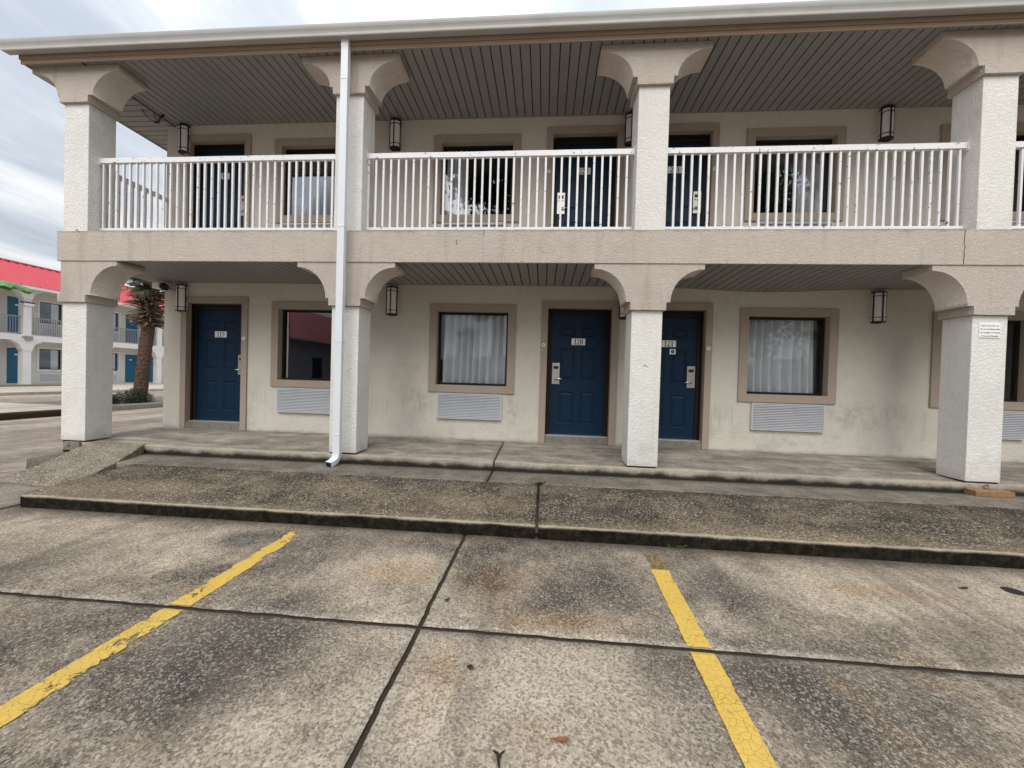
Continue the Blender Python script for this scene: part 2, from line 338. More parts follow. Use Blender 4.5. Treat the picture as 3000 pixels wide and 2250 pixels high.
# ------------------------------------------------------------------ mesh helpers
class MB:
    """collects faces in world coordinates; several materials allowed"""
    def __init__(s): s.v = []; s.f = []; s.mi = []; s.mats = []; s.sm = []
    def mat(s, m):
        if m not in s.mats: s.mats.append(m)
        return s.mats.index(m)
    def face(s, pts, m, smooth=False):
        k = len(s.v); s.v += [tuple(p) for p in pts]; s.f.append(tuple(range(k, k + len(pts)))); s.mi.append(s.mat(m)); s.sm.append(smooth)
    def grid(s, rows, m, smooth=True, closed=False):
        """rows: list of equally long point lists"""
        k = len(s.v); nr, nc = len(rows), len(rows[0]); mi = s.mat(m)
        for r in rows: s.v += [tuple(p) for p in r]
        for i in range(nr - 1):
            for j in range(nc if closed else nc - 1):
                a = k + i * nc + j; b = k + i * nc + (j + 1) % nc
                s.f.append((a, b, b + nc, a + nc)); s.mi.append(mi); s.sm.append(smooth)
    def box(s, x0, x1, y0, y1, z0, z1, m, skip=''):
        p = [(x, y, z) for z in (z0, z1) for y in (y0, y1) for x in (x0, x1)]
        F = dict(b=(0, 2, 3, 1), t=(4, 5, 7, 6), f=(0, 1, 5, 4), k=(2, 6, 7, 3), l=(0, 4, 6, 2), r=(1, 3, 7, 5))
        for k, q in F.items():
            if k not in skip: s.face([p[i] for i in q], m)
    def tube(s, pts, r, m, n=8, cap=True):
        rows = []
        for i, p in enumerate(pts):
            p = Vector(p); a = Vector(pts[max(i - 1, 0)]); b = Vector(pts[min(i + 1, len(pts) - 1)])
            d = (b - a).normalized(); u = d.orthogonal().normalized() if i == 0 else (u - d * u.dot(d)).normalized()
            w = d.cross(u); rr = r[i] if isinstance(r, (list, tuple)) else r
            rows.append([p + (u * math.cos(2 * PI * j / n) + w * math.sin(2 * PI * j / n)) * rr for j in range(n)])
        s.grid(rows, m, True, True)
        if cap: s.face(rows[0][::-1], m); s.face(rows[-1], m)
    def build(s, name, parent=None, bevel=0, label=None, recalc=True):
        me = bpy.data.meshes.new(name)
        me.from_pydata(s.v, [], s.f)
        for m in s.mats: me.materials.append(m)
        for p, i, sm in zip(me.polygons, s.mi, s.sm): p.material_index = i; p.use_smooth = sm
        bm = bmesh.new(); bm.from_mesh(me)
        bmesh.ops.remove_doubles(bm, verts=bm.verts, dist=1e-5)
        if recalc: bmesh.ops.recalc_face_normals(bm, faces=bm.faces)
        if bevel:
            es = [e for e in bm.edges if len(e.link_faces) == 2 and e.calc_face_angle(0) > .6]
            bmesh.ops.bevel(bm, geom=es, offset=bevel, segments=2, affect='EDGES', profile=.6, clamp_overlap=True)
        bm.to_mesh(me); bm.free()
        vs = [v.co for v in me.vertices]
        lo = Vector([min(v[i] for v in vs) for i in range(3)]); hi = Vector([max(v[i] for v in vs) for i in range(3)])
        o_ = Vector(((lo.x + hi.x) / 2, (lo.y + hi.y) / 2, lo.z))
        me.transform(Matrix.Translation(-o_))
        o = bpy.data.objects.new(name, me); C.objects.link(o)
        o.location = o_ - wloc(parent) if parent else o_
        if parent: o.parent = parent
        if label: o['label'] = label
        return o

def wloc(o):
    v = Vector(o.location)
    while o.parent: o = o.parent; v += Vector(o.location)
    return v
def tag(o, label=None, cat=None, group=None, kind=None):
    if label: o['label'] = label
    if cat: o['category'] = cat
    if group: o['group'] = group
    if kind: o['kind'] = kind
    return o
def thing(name, loc, label, cat, group=None):
    o = bpy.data.objects.new(name, None); C.objects.link(o); o.location = loc; o.empty_display_size = .2
    return tag(o, label, cat, group)
def copy_tree(o, off=(0, 0, 0), label=None, parent=None):
    c = o.copy(); C.objects.link(c)
    if parent is not None: c.parent = parent
    else: c.location = Vector(o.location) + Vector(off)
    if label: c['label'] = label
    for ch in o.children: copy_tree(ch, parent=c)
    return c

def plate(mb, ax, x0, x1, z0, z1, y, holes, m, thick=.12, reveal=None, nosub=None):
    """wall sheet in the plane y (ax='x') or x (ax='y'), with rectangular holes and reveals going back by thick"""
    xs = sorted({x0, x1, *[h[0] for h in holes], *[h[1] for h in holes]}); zs = sorted({z0, z1, *[h[2] for h in holes], *[h[3] for h in holes]})
    P = (lambda a, d, z: (a, y + d, z)) if ax == 'x' else (lambda a, d, z: (y - d, a, z))
    for i in range(len(xs) - 1):
        for j in range(len(zs) - 1):
            cx, cz = (xs[i] + xs[i + 1]) / 2, (zs[j] + zs[j + 1]) / 2
            if any(h[0] < cx < h[1] and h[2] < cz < h[3] for h in holes): continue
            mb.face([P(xs[i], 0, zs[j]), P(xs[i + 1], 0, zs[j]), P(xs[i + 1], 0, zs[j + 1]), P(xs[i], 0, zs[j + 1])], m)
    for h in holes:
        a, b, c, d = h[:4]
        for q in (((a, c), (a, d)), ((b, c), (b, d)), ((a, c), (b, c)), ((a, d), (b, d))):
            (p, r), (s_, t_) = q
            mb.face([P(p, 0, r), P(s_, 0, t_), P(s_, thick, t_), P(p, thick, r)], reveal or m)

def frame(mb, x0, x1, z0, z1, w, y0, y1, m, wt=None, wb=None, ax='x'):
    """rectangular ring, outer size given, width w, from depth y0 (front) to y1 (back)"""
    wt = w if wt is None else wt; wb = w if wb is None else wb
    o = [(x0, z0), (x1, z0), (x1, z1), (x0, z1)]; i = [(x0 + w, z0 + wb), (x1 - w, z0 + wb), (x1 - w, z1 - wt), (x0 + w, z1 - wt)]
    P = (lambda p, y: (p[0], y, p[1])) if ax == 'x' else (lambda p, y: (y, p[0], p[1]))
    for k in range(4):
        j = (k + 1) % 4
        mb.face([P(o[k], y0), P(o[j], y0), P(i[j], y0), P(i[k], y0)], m)
        mb.face([P(o[k], y0), P(o[j], y0), P(o[j], y1), P(o[k], y1)], m)
        mb.face([P(i[k], y0), P(i[j], y0), P(i[j], y1), P(i[k], y1)], m)

# serif digits drawn as strokes: (x, y) in a unit cell of height 1, width .56
def ell(cx, cy, rx, ry, w, a0=0, a1=360, n=20, wx=None):
    wx = wx or w; pts = []
    for i in range(n):
        q = []
        for a in (R(a0 + (a1 - a0) * i / n), R(a0 + (a1 - a0) * (i + 1) / n)):
            q.append(((cx + rx * math.cos(a), cy + ry * math.sin(a)), (cx + (rx - wx) * math.cos(a), cy + (ry - w) * math.sin(a))))
        pts.append([q[0][0], q[1][0], q[1][1], q[0][1]])
    return pts
DIG = {
    '1': [[(.20, 0), (.36, 0), (.36, 1), (.20, 1)], [(.06, 0), (.5, 0), (.5, .06), (.06, .06)], [(.20, 1), (.05, .84), (.05, .79), (.20, .86)]],
    '0': ell(.28, .5, .28, .5, .09, wx=.17),
    '9': ell(.28, .68, .25, .32, .06, wx=.12) + [[(.53, .68), (.41, .68), (.33, .22), (.46, .32)], [(.46, .32), (.33, .22), (.18, .06), (.24, 0)], [(.24, 0), (.18, .06), (.07, .08), (.07, .18)]],
    '2': ell(.27, .70, .23, .30, .07, -25, 170, 14, .12) + [[(.475, .575), (.37, .61), (.04, .12), (.16, .12)], [(.04, 0), (.52, 0), (.52, .14), (.04, .14)], [(.52, .14), (.46, .14), (.50, .25), (.53, .25)]],
}
def digits(mb, txt, xc, z0, h, y, m):
    cw = .60 * h; x = xc - cw * len(txt) / 2 + .02 * h
    for ch in txt:
        for poly in DIG[ch]: mb.face([(x + p[0] * h, y, z0 + p[1] * h) for p in poly], m)
        x += cw

def text_mesh(mb, txt, xc, z, size, y, m, yaw=0):
    cu = bpy.data.curves.new('t', 'FONT'); cu.body = txt; cu.size = size; cu.align_x = 'CENTER'; cu.offset = size * .012
    ob = bpy.data.objects.new('t', cu); C.objects.link(ob)
    dg = bpy.context.evaluated_depsgraph_get(); me = bpy.data.meshes.new_from_object(ob.evaluated_get(dg))
    for p in me.polygons: mb.face([(xc + me.vertices[i].co.x, y, z + me.vertices[i].co.y) for i in p.vertices], m)
    bpy.data.objects.remove(ob); bpy.data.curves.remove(cu); bpy.data.meshes.remove(me)

def fbm(x, y, z=0, s=1.): return noise.fractal(Vector((x, y, z)) * s, 1., 2., 4)

def slab(name, x0, x1, prof, m, parent=None, nx=None, jit=.004, left=None, right=None):
    """extrude a (y, z) profile along X with chipped, uneven edges; left/right may give x as a function of y"""
    mb = MB(); nx = nx or max(2, int((x1 - x0) / .06)); rows = []
    for i in range(nx + 1):
        r = []
        for k, (y, z) in enumerate(prof):
            xa = left(y) if left else x0; xb = right(y) if right else x1
            x = xa + (xb - xa) * i / nx
            d = jit * (fbm(x * 7, y * 9 + k * .7, 3.1) + .6 * fbm(x * 31, y * 29, 1.7)) if 0 < k < len(prof) - 1 else 0
            e = jit * fbm(y * 23 + k, x, 7) if i in (0, nx) else 0
            r.append((x + e, y + d, z + d * .7))
        rows.append(r)
    mb.grid(rows, m, True)
    for r in (rows[0], rows[-1]): mb.face(r if r is rows[0] else r[::-1], m)
    o = mb.build(name, parent)
    return o

# ------------------------------------------------------------------ measured layout (metres; Y = 0 is the front face of the columns)
WD = 1.235                        # room wall plane
XL, XR = -6.33, 9.6               # ends of the room wall
UP = 2.64                         # storey height of openings
COLX = [-6.35, -2.54, 1.21, 4.955, 8.72]
CD = .335                         # column depth
# ------------------------------------------------------------------ ground
g = MB(); n = 60
def gz(x, y): return -.268
g.face([(-400, -400, -.275), (400, -400, -.275), (400, 400, -.275), (-400, 400, -.275)], M['road'])
tag(g.build('ground'), kind='structure')
# dirt bed under the joints of the lot
j = MB(); j.face([(-16, -9, -.2665), (14, -9, -.2665), (14, -1.5, -.2665), (-16, -1.5, -.2665)], M['joint'])
tag(j.build('joint_bed'), kind='structure')
lot = bpy.data.objects.new('parking_lot', None); C.objects.link(lot); lot.location = (0, -4, -.255)
tag(lot, 'stained pale brown concrete parking lot with dark joints', 'parking lot', kind='structure')
def lot_slab(x0, x1, y0, y1):
    gap = .0125; mb = MB()
    x0 += gap; x1 -= gap; y0 += gap; y1 -= gap
    st = .05
    nx = max(2, int((x1 - x0) / st)); ny = max(2, int((y1 - y0) / st))
    if nx * ny > 9000: nx = max(2, int(nx / 3)); ny = max(2, int(ny / 2))
    def edge(x, y, i, j):
        dx = dy = 0
        if i in (0, nx): dx = .006 * fbm(x, y * 9, 2) + .004 * fbm(x, y * 40, 5)
        if j in (0, ny): dy = .006 * fbm(x * 9, y, 2) + .004 * fbm(x * 40, y, 5)
        dz = .0018 * fbm(x * .9, y * .9, 4)
        if i in (0, nx) or j in (0, ny): dz -= .003 + .002 * abs(fbm(x * 20, y * 20, 9))
        return (x + dx, y + dy, -.255 + dz)
    rows = [[edge(x0 + (x1 - x0) * i / nx, y0 + (y1 - y0) * j_ / ny, i, j_) for j_ in range(ny + 1)] for i in range(nx + 1)]
    mb.grid(rows, M['lot'] if x1 > -4.7 else M['road'], True)
    ring = [rows[i][0] for i in range(nx + 1)] + [rows[nx][k] for k in range(1, ny + 1)] + [rows[i][ny] for i in range(nx - 1, -1, -1)] + [rows[0][k] for k in range(ny - 1, 0, -1)]
    low = [(p[0], p[1], -.274) for p in ring]
    mb.grid([ring, low], M['joint'], False, True)
    return mb.build('concrete_slab', lot, recalc=False)
for xa, xb in ((-14, -9.2), (-9.2, -4.78), (-4.78, -.6), (-.6, 3.62), (3.62, 7.8), (7.8, 12)):
    for ya, yb in ((-7, -2.84), (-2.84, -1.55 if xa > -5 else -.66)):
        if xb < -9 and yb > -2.8: continue
        lot_slab(xa, xb, ya, yb)
# drive beyond the left end
d = MB(); d.face([(-30, -.64, -.268), (-6.2, -.64, -.268), (-6.2, 40, -.268), (-30, 40, -.268)], M['road'])
tag(d.build('drive'), kind='structure')

# walkway pavement: walk slab (two pieces), lower strip, exposed-aggregate apron (two pieces)
def rnd(y, z, r=.018, down=1):
    """rounded front corner between a top at z and a face at y"""
    return [(y + r * (1 - math.cos(a)), z - r * (1 - math.sin(a))) for a in (R(90), R(60), R(30), R(0))]
walk = bpy.data.objects.new('pavement', None); C.objects.link(walk); walk.location = (1, .6, -.1)
tag(walk, 'grey concrete walk raised under the gallery', 'pavement', kind='structure')
wp = [(1.5, .058), (1.24, .056), (.8, .036), (.4, .016), (.1, .002)] + rnd(-.012, 0, .010) + [(-.014, -.05), (-.018, -.10), (-.02, -.2)]
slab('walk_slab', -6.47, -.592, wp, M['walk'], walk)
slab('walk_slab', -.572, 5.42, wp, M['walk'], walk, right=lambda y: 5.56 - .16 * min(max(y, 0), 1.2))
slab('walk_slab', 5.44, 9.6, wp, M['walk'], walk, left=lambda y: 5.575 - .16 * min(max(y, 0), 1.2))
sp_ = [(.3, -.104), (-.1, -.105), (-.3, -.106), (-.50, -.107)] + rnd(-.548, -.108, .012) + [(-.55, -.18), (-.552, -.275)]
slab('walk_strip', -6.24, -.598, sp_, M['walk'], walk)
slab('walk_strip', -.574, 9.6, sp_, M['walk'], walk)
ap = [(-.556, -.26), (-.557, -.114), (-.565, -.108), (-.8, -.116), (-1.1, -.128), (-1.4, -.140), (-1.55, -.146)] + rnd(-1.645, -.150, .013) + [(-1.648, -.20), (-1.652, -.275)]
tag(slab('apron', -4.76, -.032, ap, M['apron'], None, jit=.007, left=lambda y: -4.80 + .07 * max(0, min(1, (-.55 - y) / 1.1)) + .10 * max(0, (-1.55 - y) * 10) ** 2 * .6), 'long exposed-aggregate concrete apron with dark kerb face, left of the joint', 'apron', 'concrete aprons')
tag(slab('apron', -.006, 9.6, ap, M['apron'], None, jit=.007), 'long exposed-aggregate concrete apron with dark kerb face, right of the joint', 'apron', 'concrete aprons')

# broken concrete ramp over the strip
def ramp():
    mb = MB(); nu, nv = 26, 34
    def P(u, v):
        L = [(-6.08, .02, .006), (-5.90, -.50, -.098), (-5.93, -1.04, -.245)]; Rr = [(-5.30, .04, .006), (-5.06, -.50, -.098), (-4.93, -1.12, -.235)]
        def q(c, v):
            a, b = (c[0], c[1]) if v < .5 else (c[1], c[2]); f = v * 2 if v < .5 else v * 2 - 1
            return [a[i] + (b[i] - a[i]) * f for i in range(3)]
        a, b = q(L, v), q(Rr, v); p = [a[i] + (b[i] - a[i]) * u for i in range(3)]
        k = .012 * fbm(p[0] * 6, p[1] * 6, 1) + .007 * fbm(p[0] * 22, p[1] * 22, 5)
        e = .03 * fbm(p[0] * 5, p[1] * 5, 8) if v > .98 else 0
        e2 = .012 * fbm(p[0] * 9, p[1] * 12, 3) if u in (0, 1) else 0
        return (p[0] + e2, p[1] + e, p[2] + k * (1 if 0 < v else 0) + .012 * math.sin(PI * min(1, v * 2)))
    rows = [[P(u / nu, v / nv) for u in range(nu + 1)] for v in range(nv + 1)]
    mb.grid(rows, M['ramp'], True)
    ring = rows[0] + [r[-1] for r in rows[1:]] + rows[-1][-2::-1] + [r[0] for r in rows[-2:0:-1]]
    mb.grid([ring, [(p[0], p[1], min(p[2] - .01, -.27)) for p in ring]], M['ramp'], False, True)
    return tag(mb.build('kerb_ramp'), 'broken pebbly concrete ramp sloping from the walk beside the corner column', 'ramp')
ramp()

# painted parking lines
def line(xa0, xa1, xb0, xb1, label):
    mb = MB(); rows = []
    for i in range(141):
        f = i / 140; y = -1.80 - 4.2 * f
        l_ = xa0 + (xb0 - xa0) * f + .006 * fbm(0, y * 14, 1) + .004 * fbm(1, y * 50, 2); r_ = xa1 + (xb1 - xa1) * f + .006 * fbm(5, y * 14, 1) + .004 * fbm(4, y * 50, 2)
        if abs(y + 2.84) < .016: z = -.2595
        else: z = -.2505
        rows.append([(l_, y, z), ((l_ + r_) / 2, y, z), (r_, y, z)])
    mb.grid(rows, M['yellow'], False)
    tag(mb.build('parking_line', recalc=False), label, 'parking line', 'painted parking lines')
line(-2.0, -1.872, -1.99, -1.878, 'flaking yellow parking line on the left, in front of the downspout')
line(.785, .905, .60, .70, 'cracked bright yellow parking line on the right, ending in a faded brown stub')

# ------------------------------------------------------------------ the motel
motel = thing('motel_building', (1.3, WD, 0), 'two-storey cream stucco motel with tan arched columns, blue doors and white gallery railings', 'building')
LD = [(-5.915, -4.94), (.04, 1.005), (1.41, 2.375)]     # door openings (x0, x1)
LW = [(-4.31, -3.21), (-1.69, -.57), (2.98, 4.105), (5.60, 6.72)]
DT, DB = 2.128, .05; WT_, WB_ = 2.055, .905
holes = [(a, b, DB, DT) for a, b in LD] + [(a, b, WB_, WT_) for a, b in LW]
uh = [(a, b, 2.80, DT + UP) for a, b in LD] + [(a, b, 3.553, 4.668) for a, b in LW]
w = MB()
plate(w, 'x', XL, XR, .02, 5.10, WD, holes + uh, M['wall'], .17, M['trim'])
w.face([(XL, WD, .02), (XL, 13, .02), (XL, 13, 5.1), (XL, WD, 5.1)], M['wall'])
w.face([(XR, WD, .02), (XR, 13, .02), (XR, 13, 5.1), (XR, WD, 5.1)], M['wall'])
w.face([(XL, 13, .02), (XR, 13, .02), (XR, 13, 5.1), (XL, 13, 5.1)], M['wall'])
w.build('wall', motel, recalc=False)
# dark rooms behind the windows
for k, (a, b) in enumerate(LW):
    for zz in (0, 1):
        r = MB(); z0 = .06 if zz == 0 else 2.82
        r.box(a - .35, b + .35, WD + .172, WD + 2.6, z0, z0 + 2.32, M['room'], skip='f')
        r.build('room_interior', motel, recalc=False)

# gallery floor beam, floor deck
bm_ = MB(); n = 200
bm_.box(-6.575, XR, -.035, -.004, 2.442, 2.838, M['beam']); bm_.box(-6.575, XR, -.0038, .30, 2.48, 2.838, M['beam']); bm_.box(-6.575, -6.535, -.0038, .30, 2.442, 2.4798, M['beam'])
bm_.build('gallery_beam', motel, bevel=.006)
dk = MB(); dk.box(-6.56, XR, .302, WD - .002, 2.52, 2.80, M['beam']); dk.build('gallery_floor', motel)
for x, z0, z1 in ((-.78, 2.77, 2.835), (4.62, 2.45, 2.83), (-1.12, 2.66, 2.72)):
    c = MB(); pts = []
    for i in range(9):
        z = z0 + (z1 - z0) * i / 8; pts.append((x + .012 * fbm(z * 30, x, 1), -.0375, z))
    wv_ = [.0035 + .002 * fbm(z_[2] * 60, 2, 2) for z_ in pts]
    c.grid([[(p[0] - q, p[1], p[2]), (p[0] + q, p[1], p[2])] for p, q in zip(pts, wv_)], M['mark'], False)
    c.build('crack', motel, recalc=False)

# soffits: metal planks
def sag(x, y):
    if y < 0: return 0
    return -.055 * math.exp(-((x - 3.2) / .95) ** 2) * min(1, max(0, y / WD)) ** 2
def soffit(name, x0, x1, y0, y1, z, pitch=.1215, sagf=None, axis='y', gapw=.014, off=0):
    mb = MB(); m, mg = M['soffit'], M['soffitgap']
    a = (x0 if axis == 'y' else y0); lim = (x1 if axis == 'y' else y1); a -= off
    while a < lim:
        b = a + pitch
        s0, s1 = max(a + gapw / 2, x0 if axis == 'y' else y0), min(b - gapw / 2, lim)
        if s1 > s0:
            ny = 8 if sagf else 1; rows = []
            for i in range(ny + 1):
                if axis == 'y':
                    y = y0 + (y1 - y0) * i / ny; s = sagf(s0, y) if sagf else 0; e = sagf(s1, y) if sagf else 0
                    rows.append([(s0, y, z + .012 + s), (s0, y, z + s + .002), (s0 + .004, y, z + s), (s1 - .004, y, z + e), (s1, y, z + e + .002), (s1, y, z + .012 + e)])
                else:
                    x = x0 + (x1 - x0) * i / ny
                    rows.append([(x, s0, z + .012), (x, s0, z + .002), (x, s0 + .004, z), (x, s1 - .004, z), (x, s1, z + .002), (x, s1, z + .012)])
            mb.grid(rows, m, False)
        a = b
    mb.face([(x0, y0, z + .014), (x1, y0, z + .014), (x1, y1, z + .014), (x0, y1, z + .014)], mg)
    return mb.build(name, motel, recalc=False)
soffit('lower_soffit', -6.53, XR, -.003, WD - .001, 2.460, sagf=sag, off=.03)
soffit('upper_soffit', -6.185, XR, -.10, WD - .001, 5.036, off=.05)
soffit('side_soffit', -7.0, -6.187, -.10, 13, 5.034, axis='x', off=.02)
# corner trim between the soffit directions
ct = MB(); ct.box(-6.197, -6.177, -.1, WD, 5.026, 5.034, M['soffitgap']); ct.build('soffit_trim', motel)

# fascia, gutter, roof
fa = MB()
fa.box(-7.03, XR + .3, -.135, -.105, 5.055, 5.14, M['fascia']); fa.box(-7.02, XR + .3, -.122, -.103, 5.004, 5.054, M['fascia'])
fa.box(-7.03, -7.005, -.104, 13, 5.02, 5.14, M['fascia'])
fa.build('fascia', motel, bevel=.003)
gu = MB(); prof = [(-.150, 5.097), (-.232, 5.090), (-.243, 5.094), (-.247, 5.104), (-.247, 5.122), (-.252, 5.142), (-.262, 5.168), (-.266, 5.19), (-.266, 5.212), (-.258, 5.217), (-.150, 5.217)]
def gext(x0, x1, prof, mb):
    nseg = 40; rows = []
    for i in range(nseg + 1):
        x = x0 + (x1 - x0) * i / nseg; dz = .004 * fbm(x * .7, 1, 1)
        rows.append([(x, y, z + dz) for y, z in prof])
    for k in range(len(prof) - 1):
        mb.grid([[r[k], r[k + 1]] for r in rows], M['gutterhilite'] if k in (1, 2) else M['gutter'], False)
    mb.face(rows[0], M['gutter']); mb.face(rows[-1], M['gutter'])
gext(-7.13, XR + .3, prof, gu)
gu.build('gutter', motel, recalc=False)
rf = MB(); ov = 5.2
rp = [(-7.08, -.15, 5.19), (XR + .4, -.15, 5.19), (XR + .4, 7, 6.7), (-3.5, 7, 6.7), (-7.08, 13.2, 5.19)]
rf.face([rp[0], rp[1], rp[2], rp[3]], M['red']); rf.face([rp[0], rp[3], rp[4]], M['red']); rf.face([rp[4], rp[3], rp[2], (XR + .4, 13.2, 5.19)], M['red'])
rf.box(-7.03, -7.0, -.14, 13, 5.141, 5.186, M['fascia']); rf.box(-7.08, XR + .3, -.149, -.11, 5.141, 5.187, M['gutter'])
rf.build('roof', motel, recalc=False)

# columns with arched capitals
def capital(cx, zb, ztop, left=True, right=True, y0=-.022, y1=CD + .012, mb=None, m=None, s=1., ax='x', hw=.18):
    """tan capital: band at the foot, quarter-ellipse brackets to both sides"""
    mb = mb or MB(); m = m or M['cap']
    P = (lambda a, y, z: (a, y, z)) if ax == 'x' else (lambda a, y, z: (y, a, z))
    zarch, zlip = zb + .097, ztop - .08
    out = hw + .078; lip = hw + .46
    def side(sg):
        pts = [(cx + sg * out, zarch)]
        n_ = 14
        for i in range(1, n_ + 1):
            a = R(90) * i / n_
            pts.append((cx + sg * (out + (lip - out) * (1 - math.cos(a))), zarch + (zlip - zarch) * math.sin(a)))
        pts.append((cx + sg * lip, ztop)); return pts
    L = side(-1) if left else [(cx - hw - .0, zarch), (cx - hw - .0, ztop)]
    Rr = side(1) if right else [(cx + hw, zarch), (cx + hw, ztop)]
    # front / back faces as strips between the centre line and the outline
    for o_ in (L, Rr):
        for i in range(len(o_) - 1):
            (xa, za), (xb, zb_) = o_[i], o_[i + 1]
            for y in (y0, y1): mb.face([P(cx, y, za), P(xa, y, za), P(xb, y, zb_), P(cx, y, zb_)], m)
            mb.face([P(xa, y0, za), P(xa, y1, za), P(xb, y1, zb_), P(xb, y0, zb_)], m, True)
    mb.face([P(L[0][0], y0, zarch), P(Rr[0][0], y0, zarch), P(Rr[0][0], y1, zarch), P(L[0][0], y1, zarch)], m)
    mb.face([P(L[-1][0], y0, ztop), P(Rr[-1][0], y0, ztop), P(Rr[-1][0], y1, ztop), P(L[-1][0], y1, ztop)], m)
    b = hw + .028
    if ax == 'x': mb.box(cx - b, cx + b, y0 - .016, y1 + .016, zb, zarch + .001, m)
    else: mb.box(y0 - (-.016 if y1 < y0 else .016), y1 + (-.016 if y1 < y0 else .016), cx - b, cx + b, zb, zarch + .001, m)
    return mb
for i, cx in enumerate(COLX):
    for k in (0, 1):
        zb, zt = ((.008, 1.892), (2.8385, 4.548))[k]
        if k == 0: zb = .020
        c = MB(); c.box(cx - .18, cx + .18, 0, CD, zb, zt - .001, M['col'])
        col = c.build('column', motel, bevel=.008)
        if k == 0: gap_shade = MB(); gap_shade.box(cx - .165, cx + .165, .012, CD - .01, -.01, .0195, M['joint']); gap_shade.build('foot', col)  # dark inset box painting the shadow in the gap under the shaft
        if i == 0 and k == 0: q = capital(cx, zt, 2.459, left=False)
        elif k == 0: q = capital(cx, zt, 2.459)
        else: q = capital(cx, zt, 5.033)
        q.build('capital', col, recalc=False)
sc = MB()
for (xa, za), (xb, zb2) in (((1.175, 1.215), (1.205, 1.235)), ((1.205, 1.235), (1.24, 1.212)), ((1.20, 1.236), (1.212, 1.242))):
    sc.face([(xa, -.0018, za), (xb, -.0018, zb2), (xb, -.0018, zb2 + .006), (xa, -.0018, za + .006)], M['mark'])
sc.build('scratch', motel, recalc=False)
# corner pad and foot brackets
p = MB(); p.box(-6.44, -6.20, -.040, -.014, -.10, .004, M['step']); p.build('corner_pad', motel)
for x in (-6.36, 4.955):
    p = MB(); p.box(x - .02, x + .02, -.046, -.041, -.03, .006, M['steel']); p.box(x - .02, x + .02, -.075, -.046, -.034, -.030, M['steel']); p.tube([(x, -.05, -.012), (x, -.044, -.012)], .006, M['black']); p.build('foot_bracket', motel)

